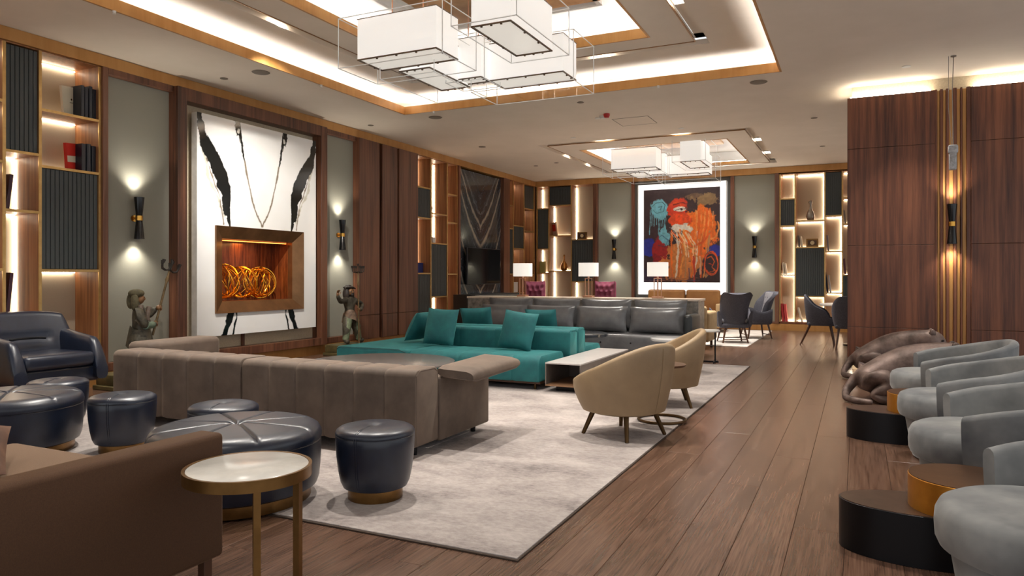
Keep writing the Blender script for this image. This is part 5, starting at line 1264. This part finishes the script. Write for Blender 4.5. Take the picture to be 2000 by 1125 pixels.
def statue(label, x, y, kind):
    t = thing('statue', label, 'statue', (x, y, 0), R90, 'painted bronze candelabrum statues')
    G().rbox(-.37, .33, -.2, .22, 0.001, .05, .008, 1).rbox(-.34, .30, -.17, .2, .05, .17, .01, 2).obj('plinth', mottled('plinth_olive_' + kind, (72, 66, 42), (112, 98, 60), .5, 8, .3), t)
    Z = .17
    if kind == 'hooded':
        J = lambda *a: (a[0], a[1], a[2] + Z)
        ch = [[('p', J(.07, 0, .44), .085), ('w', J(.06, 0, .54), .085), ('c', J(.035, 0, .66), .105), ('n', J(.005, -.005, .76), .05), ('h', J(.01, -.015, .825), .056), ('ht', J(.005, -.01, .875), .052)],
              [('c', 0, 0), ('sn', J(-.035, -.10, .70), .062), ('en', J(-.01, -.15, .53), .055), ('wn', J(.13, -.10, .525), .036), ('hn', J(.205, -.07, .535), .028)],
              [('c', 0, 0), ('sf', J(.11, .07, .70), .06), ('ef', J(.20, .03, .62), .05), ('hf', J(.245, -.03, .715), .03)],
              [('p', 0, 0), ('l1', J(.0, -.05, .38), .085), ('k1', J(-.05, -.06, .21), .066), ('a1', J(-.06, -.05, .06), .046), ('f1', J(.03, -.07, .03), .034)],
              [('p', 0, 0), ('l2', J(.13, .04, .38), .08), ('k2', J(.17, .03, .21), .062), ('a2', J(.19, .03, .06), .044), ('f2', J(.28, .02, .03), .034)]]
        skin('figure', stone1, ch, t, 2, 'p')
        P0, P1 = Vector(J(.17, -.065, .40)), Vector(J(.40, -.065, 1.16)); d = (P1 - P0).normalized()
        pc = lambda z: P0 + d * ((z + Z - P0.z) / d.z)
        g = G(); ell(g, (0, 0, 0), .05, .05, .06, Matrix.Translation(J(.03, -.03, .825))); ell(g, (0, 0, 0), .016, .012, .02, Matrix.Translation(J(.08, -.04, .825))); g.obj('face', skin_b, t)
        g = G()
        for yy in (-.055, -.015): ell(g, J(.072, yy, .845), .007, .007, .005)
        g.obj('eye', black_m, t)
        g = G(); ell(g, J(.0, -.012, .888), .085, .085, .052); ell(g, J(-.045, -.045, .79), .038, .05, .105); ell(g, J(-.03, .045, .80), .04, .045, .09); g.obj('fur_hat', mottled('fur_hat_olive', (64, 58, 38), (100, 92, 66), .8, 30, bump=.8, bscale=70), t)
        g = G().lathe([(.105, .50), (.115, .46), (.135, .36), (.15, .27), (.145, .265), (.10, .45)], 28, J(.06, 0, 0), fr=lambda r, a: .025 * math.sin(3 * a)); g.obj('coat_skirt', stone1, t)
        g = G(); g.tube([J(.10, -.095, .73), J(.06, -.115, .62), J(.10, -.115, .52)], [.03, .024, .02], 8); g.tube([J(.0, -.09, .75), J(-.04, -.12, .62)], [.03, .02], 8); g.obj('coat_lapel', mottled('coat_brown', (70, 58, 50), (112, 96, 84), .6, 16, bump=.5, bscale=50), t)
        g = G(); g.tube([J(.01, -.15, .525), J(.14, -.105, .525)], [.045, .04], 12); g.obj('sleeve', mottled('sleeve_green', (78, 98, 84), (110, 128, 110), .5, 12), t)
        g = G(); grip(g, pc(.535), d); grip(g, pc(.715), d); ell(g, (0, 0, 0), .024, .028, .03, Matrix.Translation(pc(.535) + Vector((-.016, -.004, 0)))); ell(g, (0, 0, 0), .024, .028, .03, Matrix.Translation(pc(.715) + Vector((-.016, .006, 0)))); g.obj('hand', skin_b, t)
    else:
        J = lambda *a: (a[0], a[1], a[2] + Z)
        ch = [[('p', J(.03, 0, .44), .09), ('w', J(.03, 0, .54), .08), ('c', J(.02, 0, .67), .10), ('n', J(.0, -.005, .77), .045), ('h', J(-.005, -.02, .835), .058), ('ht', J(-.005, -.015, .88), .05)],
              [('c', 0, 0), ('sn', J(-.10, -.01, .72), .058), ('en', J(-.27, -.06, .68), .045), ('wn', J(-.37, -.09, .75), .032), ('hn', J(-.40, -.10, .80), .03)],
              [('c', 0, 0), ('sf', J(.14, .0, .71), .058), ('ef', J(.31, -.02, .61), .055), ('wf', J(.16, -.12, .545), .034), ('hf', J(.08, -.14, .545), .03)],
              [('p', 0, 0), ('l1', J(-.06, -.01, .38), .088), ('k1', J(-.10, -.04, .22), .068), ('a1', J(-.115, -.02, .06), .046), ('f1', J(-.13, -.11, .03), .036)],
              [('p', 0, 0), ('l2', J(.11, 0, .38), .085), ('k2', J(.17, -.03, .22), .066), ('a2', J(.235, -.01, .06), .046), ('f2', J(.27, -.10, .03), .036)]]
        skin('figure', stone1, ch, t, 2, 'p')
        P0, P1 = Vector(J(.06, -.16, .0)), Vector(J(.075, -.13, 1.16)); d = (P1 - P0).normalized(); pc = lambda z: P0 + d * ((z + Z - P0.z) / d.z)
        g = G(); ell(g, J(-.005, -.045, .835), .048, .042, .06); ell(g, J(-.005, -.09, .83), .012, .014, .02); g.obj('face', skin_b, t)
        g = G()
        for xx in (-.025, .015): ell(g, J(xx, -.082, .85), .007, .006, .005)
        g.obj('eye', black_m, t)
        g = G(); ell(g, J(-.065, .0, .80), .045, .06, .10); ell(g, J(.06, .0, .79), .045, .06, .11); ell(g, J(0, .02, .86), .075, .06, .06); ell(g, J(0, -.075, .79), .03, .02, .03); g.obj('hair', hair_b, t)
        g = G(); ell(g, J(-.005, -.005, .905), .10, .085, .025); ell(g, J(-.005, .0, .92), .06, .055, .03); g.tube([J(-.09, -.02, .90), J(-.13, -.03, .885)], [.02, .008], 8); g.tube([J(.09, -.02, .90), J(.14, -.03, .88)], [.02, .008], 8); g.obj('hat', hair_b, t)
        g = G()
        for a, b, r, u, w in ((J(-.09, -.04, .24), J(-.115, -.03, .07), .06, J(-.05, -.05, .40), J(-.09, -.055, .27)), (J(.165, -.035, .24), J(.235, -.02, .07), .058, J(.12, -.045, .38), J(.16, -.05, .26))):
            G().tube([u, w, a, b], [.05, .055, r, r * .85], 14).obj('gaiter', stone_g, t)
        g = G().lathe([(.10, .52), (.108, .50), (.125, .40), (.13, .37), (.12, .365), (.095, .50)], 28, J(.03, 0, 0), fr=lambda r, a: .03 * math.sin(2 * a)); g.obj('sash_skirt', mottled('sash_brown', (84, 64, 50), (130, 108, 88), .6, 18), t)
        g = G(); grip(g, pc(.545), d); ell(g, (0, 0, 0), .024, .026, .03, Matrix.Translation(pc(.545) + Vector((.012, .012, 0)))); b = Vector(J(-.40, -.105, .805)); ell(g, tuple(b), .026, .016, .03)
        for i, a in enumerate((-.5, -.2, .1, .4)): g.tube([b + Vector((.012 * (i - 1.5), 0, .02)), b + Vector((.016 * (i - 1.5) - .0, -.012, .05)), b + Vector((.017 * (i - 1.5), -.03, .065 - .004 * abs(i - 1.5)))], [.008, .0075, .006], 6)
        g.tube([b + Vector((.02, -.005, -.01)), b + Vector((.04, -.015, .015)), b + Vector((.045, -.025, .03))], [.009, .008, .006], 6); g.obj('hand', skin_b, t)
    g = G(); gc = G(); g.tube([P0, P0 + (P1 - P0) * .8, P0 + (P1 - P0) * .84, P0 + (P1 - P0) * .9, P1], [.014, .013, .024, .016, .01], 10)
    g.obj('pole', pole_b, t); g = G(); candelabrum(g, gc, P1, d, .09, .12); g.obj('candle_arm', hair_b, t); gc.obj('candle_cup', hair_b, t); return t
statue('painted bronze statue in a fur hat holding a tilted candelabrum, left of the fireplace', -7.42, 5.60, 'hooded')
statue('painted bronze long haired statue holding an upright candelabrum, right of the fireplace', -7.40, 9.40, 'bare')
